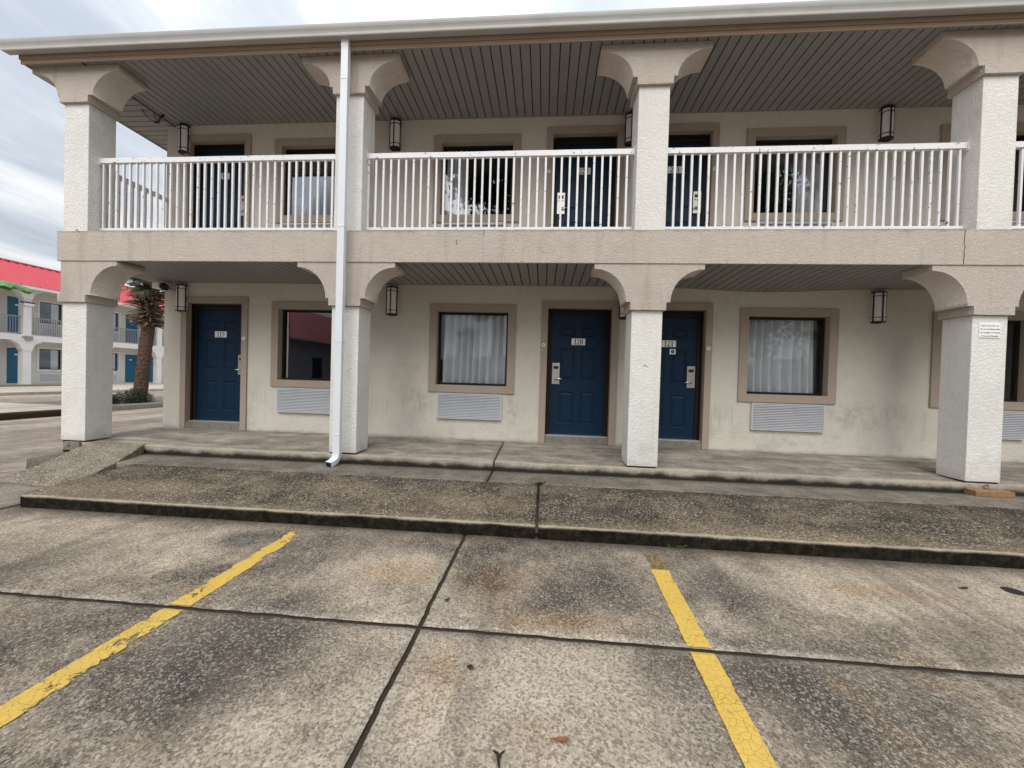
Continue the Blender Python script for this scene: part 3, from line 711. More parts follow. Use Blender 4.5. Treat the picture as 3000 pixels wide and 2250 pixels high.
# doors
def casing(mb, a, b, z0, z1, w, wt, open_bottom=False, wb=None, y=WD):
    y0, y1 = y - .028, y + .004
    mb.box(a - w, a + .001, y0, y1, z0, z1 + wt, M['trim']); mb.box(b - .001, b + w, y0, y1, z0, z1 + wt, M['trim'])
    mb.box(a + .001, b - .001, y0, y1, z1 - .001, z1 + wt, M['trim'])
    if not open_bottom: mb.box(a + .001, b - .001, y0, y1, z0, z0 + wb, M['trim'])
def make_door(a, b, dz, number, hand, sticker=False):
    zb = dz + .182; zt = dz + 2.03; x0, x1 = a + .072, b - .072; y = WD + .125
    mb = MB(); W = x1 - x0
    xs = [(x0 + W * .16, x0 + W * .44), (x0 + W * .56, x0 + W * .84)]
    zs = [(dz + .35, dz + .85), (dz + 1.04, dz + 1.535), (dz + 1.715, dz + 1.875)]
    hs = [(p0, p1, q0, q1) for p0, p1 in xs for q0, q1 in zs]
    plate(mb, 'x', x0, x1, zb, zt, y, hs, M['door'], .0)
    for p0, p1, q0, q1 in hs:
        prev = None
        for ins, dep in ((0, 0), (.014, .011), (.026, .011), (.045, .002)):
            cur = [(p0 + ins, y + dep, q0 + ins), (p1 - ins, y + dep, q0 + ins), (p1 - ins, y + dep, q1 - ins), (p0 + ins, y + dep, q1 - ins)]
            if prev:
                for k in range(4): mb.face([prev[k], prev[(k + 1) % 4], cur[(k + 1) % 4], cur[k]], M['door'])
            prev = cur
        mb.face(prev, M['door'])
    mb.box(x0, x1, y + .012, y + .045, zb, zt, M['door'], skip='f')
    d = mb.build('door', motel, recalc=False, label='blue panelled room door numbered ' + number)
    f = MB()
    for xa, xb in ((a + .002, x0 - .002), (x1 + .002, b - .002)):
        f.box(xa, xb, y - .018, y + .05, dz + DB + .115, dz + DT - .002, M['dframe'])
        xm0, xm1 = (xa, xa + .022) if xa < x0 else (xb - .022, xb)
        f.box(xm0, xm1, y - .055, y - .019, dz + DB + .115, dz + DT - .002, M['dframe'])
    f.box(x0 - .001, x1 + .001, y - .018, y + .05, zt + .003, dz + DT - .002, M['dframe'])
    f.box(x0 - .02, x1 + .02, y - .055, y - .019, dz + DT - .03, dz + DT - .003, M['dframe'])
    f.build('door_frame', d, bevel=.002)
    c = MB(); casing(c, a, b, dz + .057 if dz == 0 else 2.802, dz + DT, .098, .105, True); c.build('casing', d, bevel=.004)
    t = MB(); t.box(a + .004, b - .004, y - .10, y + .05, dz + .162, dz + .178, M['threshold']); t.build('threshold', d)
    st = MB(); st.box(a + .003, b - .003, WD - .012, y + .06, dz + .03 if dz == 0 else 2.79, dz + .160, M['step']); st.build('door_step', d, bevel=.008)
    cx = (x0 + x1) / 2
    pl = MB(); pl.box(cx - .105, cx + .105, y - .006, y - .001, dz + 1.582, dz + 1.682, M['plate']); digits(pl, number, cx, dz + 1.592, .080, y - .0072, M['ink'])
    pl.build('number_plate', d, recalc=False)
    # electronic lock: plate, reader slot, lever
    lx = x0 + .075 if hand == 'l' else x1 - (.075 if a > 0 else .022)
    lk = MB(); lk.box(lx - .058, lx + .058, y - .026, y - .001, dz + .965, dz + 1.293, M['steel'])
    lk.box(lx - .04, lx + .04, y - .0275, y - .0255, dz + 1.20, dz + 1.25, M['black']); lk.box(lx - .042, lx + .042, y - .038, y - .0255, dz + 1.168, dz + 1.192, M['steel'])
    lk.box(lx - .03, lx + .03, y - .032, y - .0255, dz + 1.02, dz + 1.15, M['steel'])
    lo = lk.build('lock_plate', d, bevel=.003)
    sg = 1 if hand == 'l' else -1
    h = MB(); h.tube([(lx - sg * .0, y - .03, dz + 1.048), (lx, y - .058, dz + 1.048)], .012, M['lever'], 10); h.tube([(lx - sg * .006, y - .058, dz + 1.048), (lx + sg * .06, y - .060, dz + 1.048), (lx + sg * .098, y - .055, dz + 1.046)], [.011, .010, .008], M['lever'], 10)
    h.build('handle', d)
    bx = a - .055 if hand == 'l' else b + .045
    be = MB(); rr = [[(bx + r_ * math.cos(q), WD - .0285 - dd, dz + 1.558 + r_ * math.sin(q)) for q in [2 * PI * k / 16 for k in range(16)]] for r_, dd in ((.03, 0), (.028, .012), (.012, .017), (.011, .012))]
    be.grid(rr, M['plate'], True, True); be.face(rr[-1], M['black']); be.build('door_bell', d, recalc=False)
    if sticker:
        s = MB(); sx = cx + .06; s.box(sx - .044, sx + .044, y - .005, y - .001, dz + 1.472, dz + 1.552, M['plate'])
        for q in ell(sx, dz + 1.512, .026, .026, .016, 0, 360, 18): s.face([(p_[0], y - .0062, p_[1]) for p_ in q], M['ink'])
        s.face([(sx - .02, y - .0064, dz + 1.492), (sx - .014, y - .0064, dz + 1.488), (sx + .02, y - .0064, dz + 1.53), (sx + .014, y - .0064, dz + 1.534)], M['ink'])
        s.build('no_smoking_sticker', d, recalc=False)
for k, ((a, b), nm) in enumerate(zip(LD, ('19', '20', '21'))):
    make_door(a, b, 0, '1' + nm, 'rlr'[k], k == 2)
    make_door(a, b, UP, '2' + nm, 'rlr'[k])

# windows
def curtain(x0, x1, z0, z1, y, parent, seed, waves):
    mb = MB(); n_ = int((x1 - x0) * 150) + 8; rows = []
    rs = random.Random(seed); ph = [rs.uniform(0, 6.28) for _ in range(4)]
    for j_ in range(9):
        z = z0 + (z1 - z0) * j_ / 8; r_ = []
        for i in range(n_ + 1):
            x = x0 + (x1 - x0) * i / n_; u = (x - x0) / (x1 - x0)
            tz = j_ / 8
            a = math.sin(u * waves * 3.1416 + ph[0] + .6 * math.sin(u * 9 + ph[1]) + .25 * math.sin(tz * 3 + ph[2]))
            f = 1 - 2 * abs(a) ** .75
            r_.append((x + .006 * math.sin(tz * 4 + ph[3]), y + .085 * f * (1 - .25 * tz) + .004 * math.sin(u * 41 + ph[3]), z))
        rows.append(r_)
    mb.grid(rows, M['curtain'], True); return mb.build('curtain', parent, recalc=False)
def make_window(a, b, z0, z1, cur, tw=.118, tb=.113, idx=0):
    y = WD + .105
    gl = MB(); gl.box(a + .03, b - .03, y, y + .006, z0 + .03, z1 - .03, M['glass'])
    win = gl.build('window', motel)
    f = MB(); frame(f, a + .002, b - .002, z0 + .002, z1 - .002, .032, y - .022, y + .03, M['dframe']); f.build('frame', win, recalc=False)
    c = MB(); casing(c, a, b, z0 - tb, z1, tw, tb, False, tb + .001); c.build('casing', win, bevel=.004)
    for (c0, c1, wv_) in cur: curtain(c0, c1, z0 + .03, z1 - .02, y + .12, win, idx * 7 + int(c0 * 10), wv_)
    return win
for k, (a, b) in enumerate(LW):
    cu = [[], [(a + .04, b - .02, 9)], [(a + .0, b - .08, 8)], [(a + .03, a + .62, 6)]][k]
    wn = make_window(a, b, WB_, WT_, cu, idx=k)
    if k == 0:
        mm = MB(); mm.box(a + .075, a + .10, WD + .09, WD + .104, WB_ + .034, WT_ - .034, M['steel']); mm.build('sash_bar', wn)
    cu = [[(a + .03, a + .95, 11)], [(a + .03, a + .38, 5)], [(b - .42, b - .06, 5)], [(a + .03, a + .5, 6)]][k]
    if k == 0: cu = []
    make_window(a, b, 3.553, 4.668, cu, idx=k + 10)

# downspout: white pipe from the gutter to the walk, with straps and a kicked-out foot
ds = MB(); px = -2.528
def rect_pipe(mb, path, w_, d_, m):
    rows = []
    for i, (x, y, z) in enumerate(path):
        a = Vector(path[max(i - 1, 0)]); b = Vector(path[min(i + 1, len(path) - 1)]); t = (b - a).normalized()
        s_ = Vector((1, 0, 0)); s_ = (s_ - t * s_.dot(t)).normalized(); n_ = t.cross(s_)
        c_ = Vector((x, y, z))
        rows.append([c_ + s_ * (w_ / 2 * u) + n_ * (d_ / 2 * v) for u, v in ((-1, -.7), (-.75, -1), (-.25, -1), (-.15, -.85), (.15, -.85), (.25, -1), (.75, -1), (1, -.7), (1, 1), (-1, 1))])
    mb.grid(rows, m, False, True); return rows
path = [(px, -.118, 5.10), (px, -.118, 5.02), (px, -.085, 4.96), (px, -.085, .06)] + [(px + .00 - .04 * (i / 6) ** 1.3, -.085 - .17 * math.sin(R(75) * i / 6) * .9 - .0, .06 - .115 * (i / 6)) for i in range(1, 7)]
path = [(px, -.15, 5.095), (px, -.15, 5.03), (px, -.145, 4.98), (px, -.145, .04), (px - .004, -.152, -.01), (px - .012, -.175, -.04), (px - .024, -.215, -.065), (px - .04, -.27, -.08)]
rows = rect_pipe(ds, path, .088, .072, M['pipe'])
rin = [Vector(q) + Vector((0, .004, 0)) for q in rows[-1]]; ds.face(rin, M['black'])
dso = ds.build('downspout', motel, recalc=False)
for z in (4.62, 2.83, 1.42, .27):
    s = MB(); s.box(px - .047, px + .047, -.184, -.106, z, z + .020, M['pipe']); s.build('pipe_strap', dso)

# ------------------------------------------------------------------ railings
def railing(x0, x1, first, label, pitch=.0997, posts=()):
    y = .155
    t = thing('balcony_railing', ((x0 + x1) / 2, y, 2.9), label, 'railing', 'white gallery railings')
    a = MB(); n_ = 24; rows = []
    for i in range(n_ + 1):
        x = x0 + (x1 - x0) * i / n_; dz = .003 * fbm(x * 1.3, 0, 5)
        rows.append([(x, y - .026, 3.826 + dz), (x, y - .026, 3.890 + dz), (x, y - .018, 3.896 + dz), (x, y + .018, 3.896 + dz), (x, y + .026, 3.890 + dz), (x, y + .026, 3.826 + dz)])
    a.grid(rows, M['rail'], False, True); a.face(rows[0], M['rail']); a.face(rows[-1], M['rail']); a.build('top_rail', t)
    a = MB(); a.box(x0, x1, y - .02, y + .02, 2.906, 2.940, M['rail']); a.build('bottom_rail', t, bevel=.003)
    x = first; proto = None
    while x < x1 - .02:
        if x > x0 + .005:
            if proto is None:
                a = MB(); a.box(x - .0125, x + .0125, y - .0125, y + .0125, 2.9405, 3.8255, M['rail']); proto = a.build('baluster', t, bevel=.002); bx = x
            else:
                c = proto.copy(); C.objects.link(c); c.parent = t; c.location = proto.location + Vector((x - bx, random.uniform(-.002, .002), 0)); c.rotation_euler.z = random.uniform(-.06, .06)
        x += pitch
    for f_ in (x0 + .004, x1 - .004):
        a = MB(); a.box(f_ - .004, f_ + .004, y - .045, y + .045, 3.80, 3.905, M['rail']); a.build('mounting_flange', t)
    return t
railing(-6.166, -2.724, -6.125, 'white peeling balcony railing left of the downspout, over door 119')
railing(-2.356, 1.026, -2.345, 'white peeling balcony railing right of the downspout, over door 120')
railing(1.394, 4.771, 1.52, 'white balcony railing with rust-chipped top rail, between the last two wide columns')
railing(5.139, 8.536, 5.165, 'short piece of white railing at the right edge of the photo')
# end railing, going back to the wall
t = thing('end_railing', (-6.33, .8, 2.9), 'grey-shaded railing at the open gallery end, running back from the corner column', 'railing')
a = MB(); a.box(-6.355, -6.305, CD + .001, WD - .001, 3.795, 3.862, M['rail']); a.build('top_rail', t, bevel=.004)
a = MB(); a.box(-6.35, -6.31, CD + .001, WD - .001, 2.906, 2.94, M['rail']); a.build('bottom_rail', t, bevel=.003)
for k in range(9):
    a = MB(); yy = .42 + k * .0955; a.box(-6.342, -6.318, yy - .012, yy + .012, 2.9405, 3.7945, M['rail']); a.build('baluster', t)

# ------------------------------------------------------------------ lanterns
def make_lantern(cx, z0, z1, label):
    t = thing('wall_lantern', (cx, WD - .002, z0), label, 'wall lantern', 'black-framed wall lanterns')
    w2, dp = .082, .105
    arc = [(cx + w2 * math.sin(R(a)), WD - .004 - dp * (.35 + .65 * math.cos(R(a * .9)))) for a in (-90, -60, -30, 0, 30, 60, 90)]
    pts = [(cx - w2, WD - .004)] + arc + [(cx + w2, WD - .004)]
    g_ = MB(); ins = [(cx + (x - cx) * .93, WD - .004 + (y - WD + .004) * .93) for x, y in pts]
    g_.grid([[(x, y, z) for x, y in ins] for z in (z0 + .012, z1 - .012)], M['lampglass'], True); g_.build('frosted_glass', t, recalc=False)
    f = MB()
    def ring(za, zb):
        o_ = pts; i_ = [(cx + (x - cx) * .86, WD - .004 + (y - WD + .004) * .86) for x, y in pts]
        f.grid([[(x, y, za) for x, y in o_], [(x, y, zb) for x, y in o_]], M['lampframe'], False)
        for z in (za, zb): f.grid([[(x, y, z) for x, y in o_], [(x, y, z) for x, y in i_]], M['lampframe'], False)
    for za, zb in ((z0, z0 + .014), (z0 + .062, z0 + .070), (z1 - .072, z1 - .064), (z1 - .022, z1)): ring(za, zb)
    for z in (z0 + .002, z1 - .002): f.face([(x, y, z) for x, y in pts], M['lampframe'])
    for k in (1, 4, 7):
        x, y = pts[k]; f.box(x - .0065, x + .0065, y - .005, y + .008, z0, z1, M['lampframe'])
    f.box(cx - w2 * .8, cx + w2 * .8, WD - .006, WD - .001, z0 - .012, z1 + .008, M['lampframe'])
    f.build('frame', t, recalc=False)
    return t
l0 = make_lantern(-5.99, 1.982, 2.418, 'wall lantern at the corner beside door 119, under the lower soffit')
where = ['between windows 119 and 120, right of the downspout', 'mostly hidden behind the second column from the right', 'right of the curtained window by the right column']
for k, x in enumerate((-2.416, 1.186, 4.738)):
    copy_tree(l0, (x + 5.99, 0, 0), 'ground-floor wall lantern ' + where[k])
copy_tree(l0, (0, 0, 2.59), 'upper wall lantern at the left corner, above the railing beside door 219')
for k, x in enumerate((-2.426, 1.186, 4.738)):
    copy_tree(l0, (x + 5.99, 0, 2.59), 'upper-floor wall lantern ' + ['right of the downspout, above the railing', 'peeping out left of the second column from the right', 'above the railing near the right column'][k])

# ------------------------------------------------------------------ air conditioner grilles
def make_grille(x0, x1, z0, z1, label):
    t = thing('wall_grille', ((x0 + x1) / 2, WD - .002, z0), label, 'grille', 'silver louvred air conditioner grilles')
    b_ = MB(); b_.box(x0, x1, WD - .03, WD - .001, z0, z1, M['black']); b_.build('case', t)
    f = MB(); frame(f, x0 - .004, x1 + .004, z0 - .004, z1 + .004, .014, WD - .05, WD - .002, M['grille']); f.build('frame', t, recalc=False)
    s = MB(); n_ = 15
    for k in range(n_):
        z = z0 + .012 + (z1 - z0 - .024) * k / n_; h = (z1 - z0 - .024) / n_
        s.face([(x0 + .01, WD - .034, z + h * .98), (x1 - .01, WD - .034, z + h * .98), (x1 - .01, WD - .052, z + h * .25), (x0 + .01, WD - .052, z + h * .25)], M['grille'])
        s.face([(x0 + .01, WD - .052, z + h * .25), (x1 - .01, WD - .052, z + h * .25), (x1 - .01, WD - .050, z + h * .12), (x0 + .01, WD - .050, z + h * .12)], M['grille'])
    s.build('louvres', t, recalc=False)
    return t
g0 = make_grille(-1.648, -.646, .385, .772, 'silver louvred grille under the fully curtained window left of door 120')
copy_tree(g0, (-2.644, 0, 0), 'silver louvred grille under the dark window beside the downspout')
copy_tree(g0, (4.708, 0, 0), 'silver louvred grille under the curtained window right of door 121')
copy_tree(g0, (7.355, 0, 0), 'silver louvred grille partly hidden behind the right column')
for dx, w_ in ((0, 'behind the middle left railing'), (-2.644, 'behind the railing beside the downspout, under window 219'), (4.708, 'behind the railing right of door 221'), (7.355, 'upstairs at the right edge of the photo')):
    copy_tree(g0, (dx, 0, UP), 'silver louvred grille upstairs, top slats visible ' + w_)

# ------------------------------------------------------------------ sign on the right column
s = MB(); s.box(4.842, 5.058, -.008, -.0005, 1.640, 1.806, M['plate'])
so = s.build('notice_sign', None, bevel=.002)
tag(so, 'small white notice with four lines of text on the right column', 'sign')
tx = MB()
for i, ln in enumerate(('Please Lock Your Car', 'We are not Responsible', 'For Damage To Vehicles', 'Or Loss of Valuables')):
    text_mesh(tx, ln, 4.950, 1.768 - i * .0385, .0205, -.0092, M['ink'])
tx.build('notice_text', so, recalc=False)
# wood block at the foot of the right column
wb = MB(); wb.box(4.73, 5.12, -.16, -.03, -.104, -.045, M['wood'])
tag(wb.build('wood_block', None, bevel=.006), 'short orange-brown wood block lying at the foot of the right column', 'wood block')
# stains: small nail on the corner beam
nl = MB(); nl.tube([(-6.30, -.03, 2.852), (-6.24, -.055, 2.842)], .006, M['mark'], 6); tag(nl.build('rusty_hook'), 'small rusty hook on top of the beam at the corner column', 'hook')

# floodlight at the corner under the lower soffit
t = thing('floodlight', (-6.25, WD - .12, 2.33), 'white and black security floodlight at the wall corner beside the lower left lantern', 'floodlight')
f = MB(); f.box(-6.35, -6.23, WD - .20, WD - .06, 2.325, 2.415, M['plate']); f.build('housing', t, bevel=.008)
f = MB(); f.tube([(-6.225, WD - .13, 2.385), (-6.17, WD - .16, 2.35), (-6.15, WD - .17, 2.335)], [.05, .058, .05], M['black'], 14); f.build('lamp_head', t)
f = MB(); f.box(-6.33, -6.28, WD - .06, WD - .001, 2.34, 2.40, M['black']); f.tube([(-6.2, WD - .06, 2.36), (-6.12, WD - .02, 2.32), (-6.1, WD - .01, 2.40)], .006, M['black'], 6); f.build('bracket', t)
# loose cable under the upper soffit
cb = MB(); cb.tube([(-6.31, .80, 5.03), (-6.35, .90, 5.0), (-6.365, .98, 4.99), (-6.36, 1.06, 4.985), (-6.32, 1.09, 4.99)], .006, M['cable'], 6)
cb.tube([(-6.36, 1.05, 4.985), (-6.29, 1.05, 4.99), (-6.20, .99, 5.005), (-6.10, .95, 5.03)], [.012, .016, .013, .018], M['cable'], 8); cb.tube([(-6.2, .88, 5.03), (-6.28, .98, 5.005), (-6.30, 1.05, 4.99)], .005, M['cable'], 6)
tag(cb.build('loose_cable'), 'loose black cable hanging from the upper soffit near the left lantern', 'cable')

# ------------------------------------------------------------------ small things on the ground
def disc(name, x, y, r, z, m, label, cat, h=.006, inner=None):
    mb = MB(); seg = [2 * PI * k / 24 for k in range(24)]
    rr = [[(x + q * math.cos(a), y + q * math.sin(a), z_) for a in seg] for q, z_ in ((r, z - .004), (r, z + h * .6), (r * .92, z + h), (r * .5, z + h * .8))]
    mb.grid(rr, m, False, True); mb.face(rr[-1], inner or m)
    return tag(mb.build(name, recalc=False), label, cat)
disc('cleanout_cover', -2.21, -2.02, .052, -.255, M['lid'], 'small round grey metal cover in the parking lot beside the left yellow line', 'cover')
disc('cleanout_cover', 3.085, -2.01, .055, -.256, M['black'], 'small dark round hole cover near the right edge of the lot', 'cover', .002)
def leaf(name, pts, z, m, label, cat, curl=.006):
    mb = MB(); cx = sum(p[0] for p in pts) / len(pts); cy = sum(p[1] for p in pts) / len(pts)
    for k in range(len(pts)):
        a, b = pts[k], pts[(k + 1) % len(pts)]
        mb.face([(a[0], a[1], z + curl * random.uniform(.6, 2)), (b[0], b[1], z + curl * random.uniform(.6, 2)), (cx, cy, z + .003)], m)
    return tag(mb.build(name, recalc=False), label, cat)
leaf('dead_leaf', [(-.30, -3.085), (-.285, -3.08), (-.27, -3.088), (-.268, -3.10), (-.285, -3.106), (-.30, -3.10)], -.253, M['deadleaf'], 'dark shrivelled leaf just below the joint crossing', 'leaf')
mb = MB(); mb.tube([(-.135, -3.465, -.247), (-.118, -3.478, -.243), (-.112, -3.50, -.246), (-.108, -3.52, -.249)], [.002, .005, .006, .003], M['deadleaf'], 6); mb.tube([(-.095, -3.462, -.246), (-.106, -3.478, -.243), (-.112, -3.49, -.245)], [.002, .004, .005], M['deadleaf'], 6)
tag(mb.build('fallen_twig'), 'small dark forked twig on the pavement at the bottom of the photo', 'twig')
leaf('dead_leaf', [(.055, -3.405), (.09, -3.39), (.125, -3.385), (.128, -3.398), (.12, -3.412), (.09, -3.408)], -.253, M['orangeleaf'], 'orange-brown leaf at the bottom of the lot between the yellow lines', 'leaf')
leaf('dead_leaf', [(2.74, -2.02), (2.77, -2.012), (2.80, -2.02), (2.79, -2.035), (2.75, -2.035)], -.253, M['deadleaf'], 'tiny dark leaf left of the dark round cover', 'leaf')
leaf('dead_leaf', [(-.535, -2.60), (-.51, -2.585), (-.495, -2.588), (-.505, -2.605), (-.525, -2.613)], -.253, M['deadleaf'], 'small dark leaf beside the long joint, above the crossing', 'leaf')
def weeds(x, y, z, n_, sp, label):
    mb = MB()
    for _ in range(n_):
        a = random.uniform(0, 6.28); px_, py_ = x + random.uniform(-sp, sp), y + random.uniform(-.012, .012); L = random.uniform(.02, .05)
        dx, dy = math.cos(a), math.sin(a)
        mb.face([(px_ - dy * .003, py_ + dx * .003, z), (px_ + dy * .003, py_ - dx * .003, z), (px_ + dx * L * .6 + dy * .002, py_ + dy * L * .6, z + L * .7), (px_ + dx * L, py_ + dy * L, z + L * .5)], M['weed'])
    tag(mb.build('weed', recalc=False), label, 'weed')
weeds(-.02, -.56, -.112, 40, .035, 'small green weed at the top of the apron joint')
weeds(1.12, -1.665, -.258, 14, .08, 'thin brownish weed tuft at the foot of the kerb, above the right yellow line')

# ------------------------------------------------------------------ the other wing (white, red roof), facade facing +X
FX, FW = -29.8, -31.05; FU = 2.95
far = thing('motel_wing', (FW, 20, -.16), 'distant white two-storey motel wing with red metal roof and teal doors', 'building')
fcols = [23.19 - 3.89 * k for k in range(-1, 9)]
FY0, FY1 = -9.5, 28.0
fd, fw_ = [], []
for c in fcols[::2]: pass
for k in range(-1, 9, 2):
    pass
for c in (31.28, 23.12, 14.96, 6.80, -1.36):
    fd += [(c - 1.35, c - .42), (c + .40, c + 1.34)]; fw_ += [(c - 2.97, c - 1.82), (c + 1.84, c + 2.99)]
fd = [q for q in fd if FY0 < q[0] and q[1] < FY1 - .2]; fw_ = [q for q in fw_ if FY0 < q[0] and q[1] < FY1 - .2]
q = MB(); hs = [(a, b, -.1, 2.0) for a, b in fd] + [(a, b, .75, 2.02) for a, b in fw_] + [(a, b, 2.82, 4.98) for a, b in fd] + [(a, b, 3.62, 4.93) for a, b in fw_]
plate(q, 'y', FY0, FY1, -.17, 5.5, FW, hs, M['farwall'], .14, M['farwhite'])
q.face([(FW, FY0, -.27), (FW - 7, FY0, -.27), (FW - 7, FY0, 5.5), (FW, FY0, 5.5)], M['farwall']); q.face([(FW, FY1, -.27), (FW - 7, FY1, -.27), (FW - 7, FY1, 5.5), (FW, FY1, 5.5)], M['farwall'])
q.build('wall', far, recalc=False)
for zz, (dz0, dz1, wz0, wz1) in enumerate(((-.1, 2.0, .75, 2.02), (2.82, 4.98, 3.62, 4.93))):
    for a, b in fd:
        m_ = MB(); m_.box(FW - .13, FW - .10, a + .01, b - .01, dz0, dz1 - .01, M['fardoor']); dr = m_.build('door', far)
        m_ = MB(); m_.box(FW - .099, FW - .095, (a + b) / 2 - .08, (a + b) / 2 + .08, dz0 + 1.66, dz0 + 1.74, M['plate']); m_.build('number_plate', dr)
    for a, b in fw_:
        m_ = MB(); m_.box(FW - .12, FW - .112, a + .03, b - .03, wz0 + .03, wz1 - .03, M['glass']); wi = m_.build('window', far)
        m_ = MB(); m_.box(FW - 1.6, FW - .145, a - .2, b + .2, wz0 - .2, wz1 + .1, M['room'], skip='r'); m_.build('room_interior', wi, recalc=False)
        m_ = MB(); frame(m_, a - .1, b + .1, wz0 - .1, wz1 + .1, .1, FW + .03, FW - .002, M['farwhite'], ax='y'); frame(m_, a + .002, b - .002, wz0 + .002, wz1 - .002, .03, FW - .10, FW - .13, M['dframe'], ax='y'); m_.build('frame', wi, recalc=False)
        m_ = MB(); cw = b - .04; n_ = 20; m_.grid([[(FW - .22 + .025 * math.sin(i * 1.9), b - .42 + .38 * i / n_, z_) for i in range(n_ + 1)] for z_ in (wz0 + .03, wz1 - .03)], M['curtain'], True); m_.build('curtain', wi, recalc=False)
        m_ = MB(); gz0 = wz0 - .68; m_.box(FW + .001, FW + .04, (a + b) / 2 - .48, (a + b) / 2 + .48, gz0, gz0 + .40, M['grille'])
        for k in range(7): m_.box(FW + .041, FW + .046, (a + b) / 2 - .45, (a + b) / 2 + .45, gz0 + .03 + k * .053, gz0 + .05 + k * .053, M['greyrail'])
        m_.build('louvred_grille', far)
m_ = MB(); m_.box(FX - .33, FX + .02, FY0, FY1, 2.40, 2.74, M['farwhite']); m_.box(FW - .001, FX - .331, FY0, FY1, 2.46, 2.80, M['farwhite']); m_.build('gallery_beam', far)
m_ = MB(); m_.box(FW - .001, FX + .0, FY0, FY1, 5.36, 5.42, M['farwall']); m_.build('soffit', far)
for c in fcols:
    if c < FY0 or c > FY1: continue
    for z0, z1, zt in ((-.16, 1.82, 2.399), (2.741, 4.80, 5.355)):
        m_ = MB(); m_.box(FX - .33, FX, c - .18, c + .18, z0, z1, M['farwhite']); co = m_.build('column', far)
        capital(c, z1 + .001, zt, y0=FX + .012, y1=FX - .342, m=M['farwhite'], ax='y').build('capital', co, recalc=False)
for k in range(len(fcols) - 1):
    a, b = fcols[k + 1] + .18, fcols[k] - .18
    if a < FY0: continue
    m_ = MB(); m_.box(FX - .18, FX - .13, a, b, 3.74, 3.80, M['greyrail']); m_.box(FX - .175, FX - .135, a, b, 2.80, 2.84, M['greyrail'])
    y_ = a + .08
    while y_ < b: m_.box(FX - .168, FX - .142, y_ - .013, y_ + .013, 2.8405, 3.7395, M['greyrail']); y_ += .115
    m_.build('railing', far)
# standing seam roof
m_ = MB(); ridge = (-34.6, 7.62); eave = (-29.30, 5.50)
m_.face([(eave[0], FY0 - .5, eave[1]), (eave[0], FY1 + .5, eave[1]), (ridge[0], FY1 + .5, ridge[1]), (ridge[0], FY0 - .5, ridge[1])], M['red'])
m_.face([(ridge[0] * 2 - eave[0], FY0 - .5, eave[1]), (ridge[0] * 2 - eave[0], FY1 + .5, eave[1]), (ridge[0], FY1 + .5, ridge[1]), (ridge[0], FY0 - .5, ridge[1])], M['red'])
y_ = FY0 - .48
while y_ < FY1 + .5:
    m_.face([(eave[0], y_ - .03, eave[1]), (ridge[0], y_ - .03, ridge[1]), (ridge[0], y_, ridge[1] + .08), (eave[0], y_, eave[1] + .08)], M['red']); m_.face([(eave[0], y_ + .03, eave[1]), (ridge[0], y_ + .03, ridge[1]), (ridge[0], y_, ridge[1] + .08), (eave[0], y_, eave[1] + .08)], M['red'])
    y_ += .42
m_.tube([(ridge[0], FY0 - .5, ridge[1] + .05), (ridge[0], FY1 + .5, ridge[1] + .05)], .09, M['red'], 8)
m_.build('roof', far, recalc=False)
m_ = MB(); m_.box(eave[0] - .02, eave[0] + .12, FY0 - .5, FY1 + .5, 5.33, 5.47, M['farwhite']); m_.box(FW, eave[0] - .021, FY0 - .5, FY1 + .5, 5.421, 5.44, M['farwhite']); m_.build('gutter', far)
# fittings on its corner column
t = thing('wall_lamp', (FX + .02, 15.4, 4.5), 'small black and white lamp on the distant white column', 'lamp')
m_ = MB(); m_.box(FX + .013, FX + .16, 15.05, 15.62, 4.55, 4.62, M['black']); m_.build('hood', t); m_ = MB(); m_.box(FX + .014, FX + .15, 15.15, 15.60, 4.42, 4.549, M['lampglass']); m_.build('lamp_lens', t)
m_ = MB(); m_.box(FX + .022, FX + .18, 15.28, 15.55, 2.43, 2.66, M['greyrail']); m_.box(FX + .023, FX + .06, 15.15, 15.279, 2.58, 2.64, M['greyrail']); tag(m_.build('utility_box', None, bevel=.01), 'small grey box on the distant white beam, above the arch', 'box')

# pavements out there
m_ = MB(); m_.box(-22.0, -12.33, -12, 5.35, -.27, -.105, M['pale']); o = m_.build('pale_drive', None, bevel=.02); tag(o, kind='structure')
m_ = MB(); m_.box(-28.2, -22.001, -12, 40, -.27, -.15, M['pale']); tag(m_.build('far_parking', None, bevel=.01), kind='structure')
m_ = MB(); m_.box(FW, -27.4, FY0, FY1, -.149, -.05 - .10, M['pale']); 
m_ = MB(); m_.box(FW + .0, -28.201, FY0 - 1, FY1 + 1, -.27, -.13, M['pale']); tag(m_.build('far_walk', None, bevel=.01), kind='structure')
m_ = MB(); m_.box(-28.35, -27.6, FY0 - 1, 18, -.149, -.06, M['step']); tag(m_.build('wheel_kerb', None, bevel=.02), 'low dark kerb in front of the distant white wing', 'kerb')
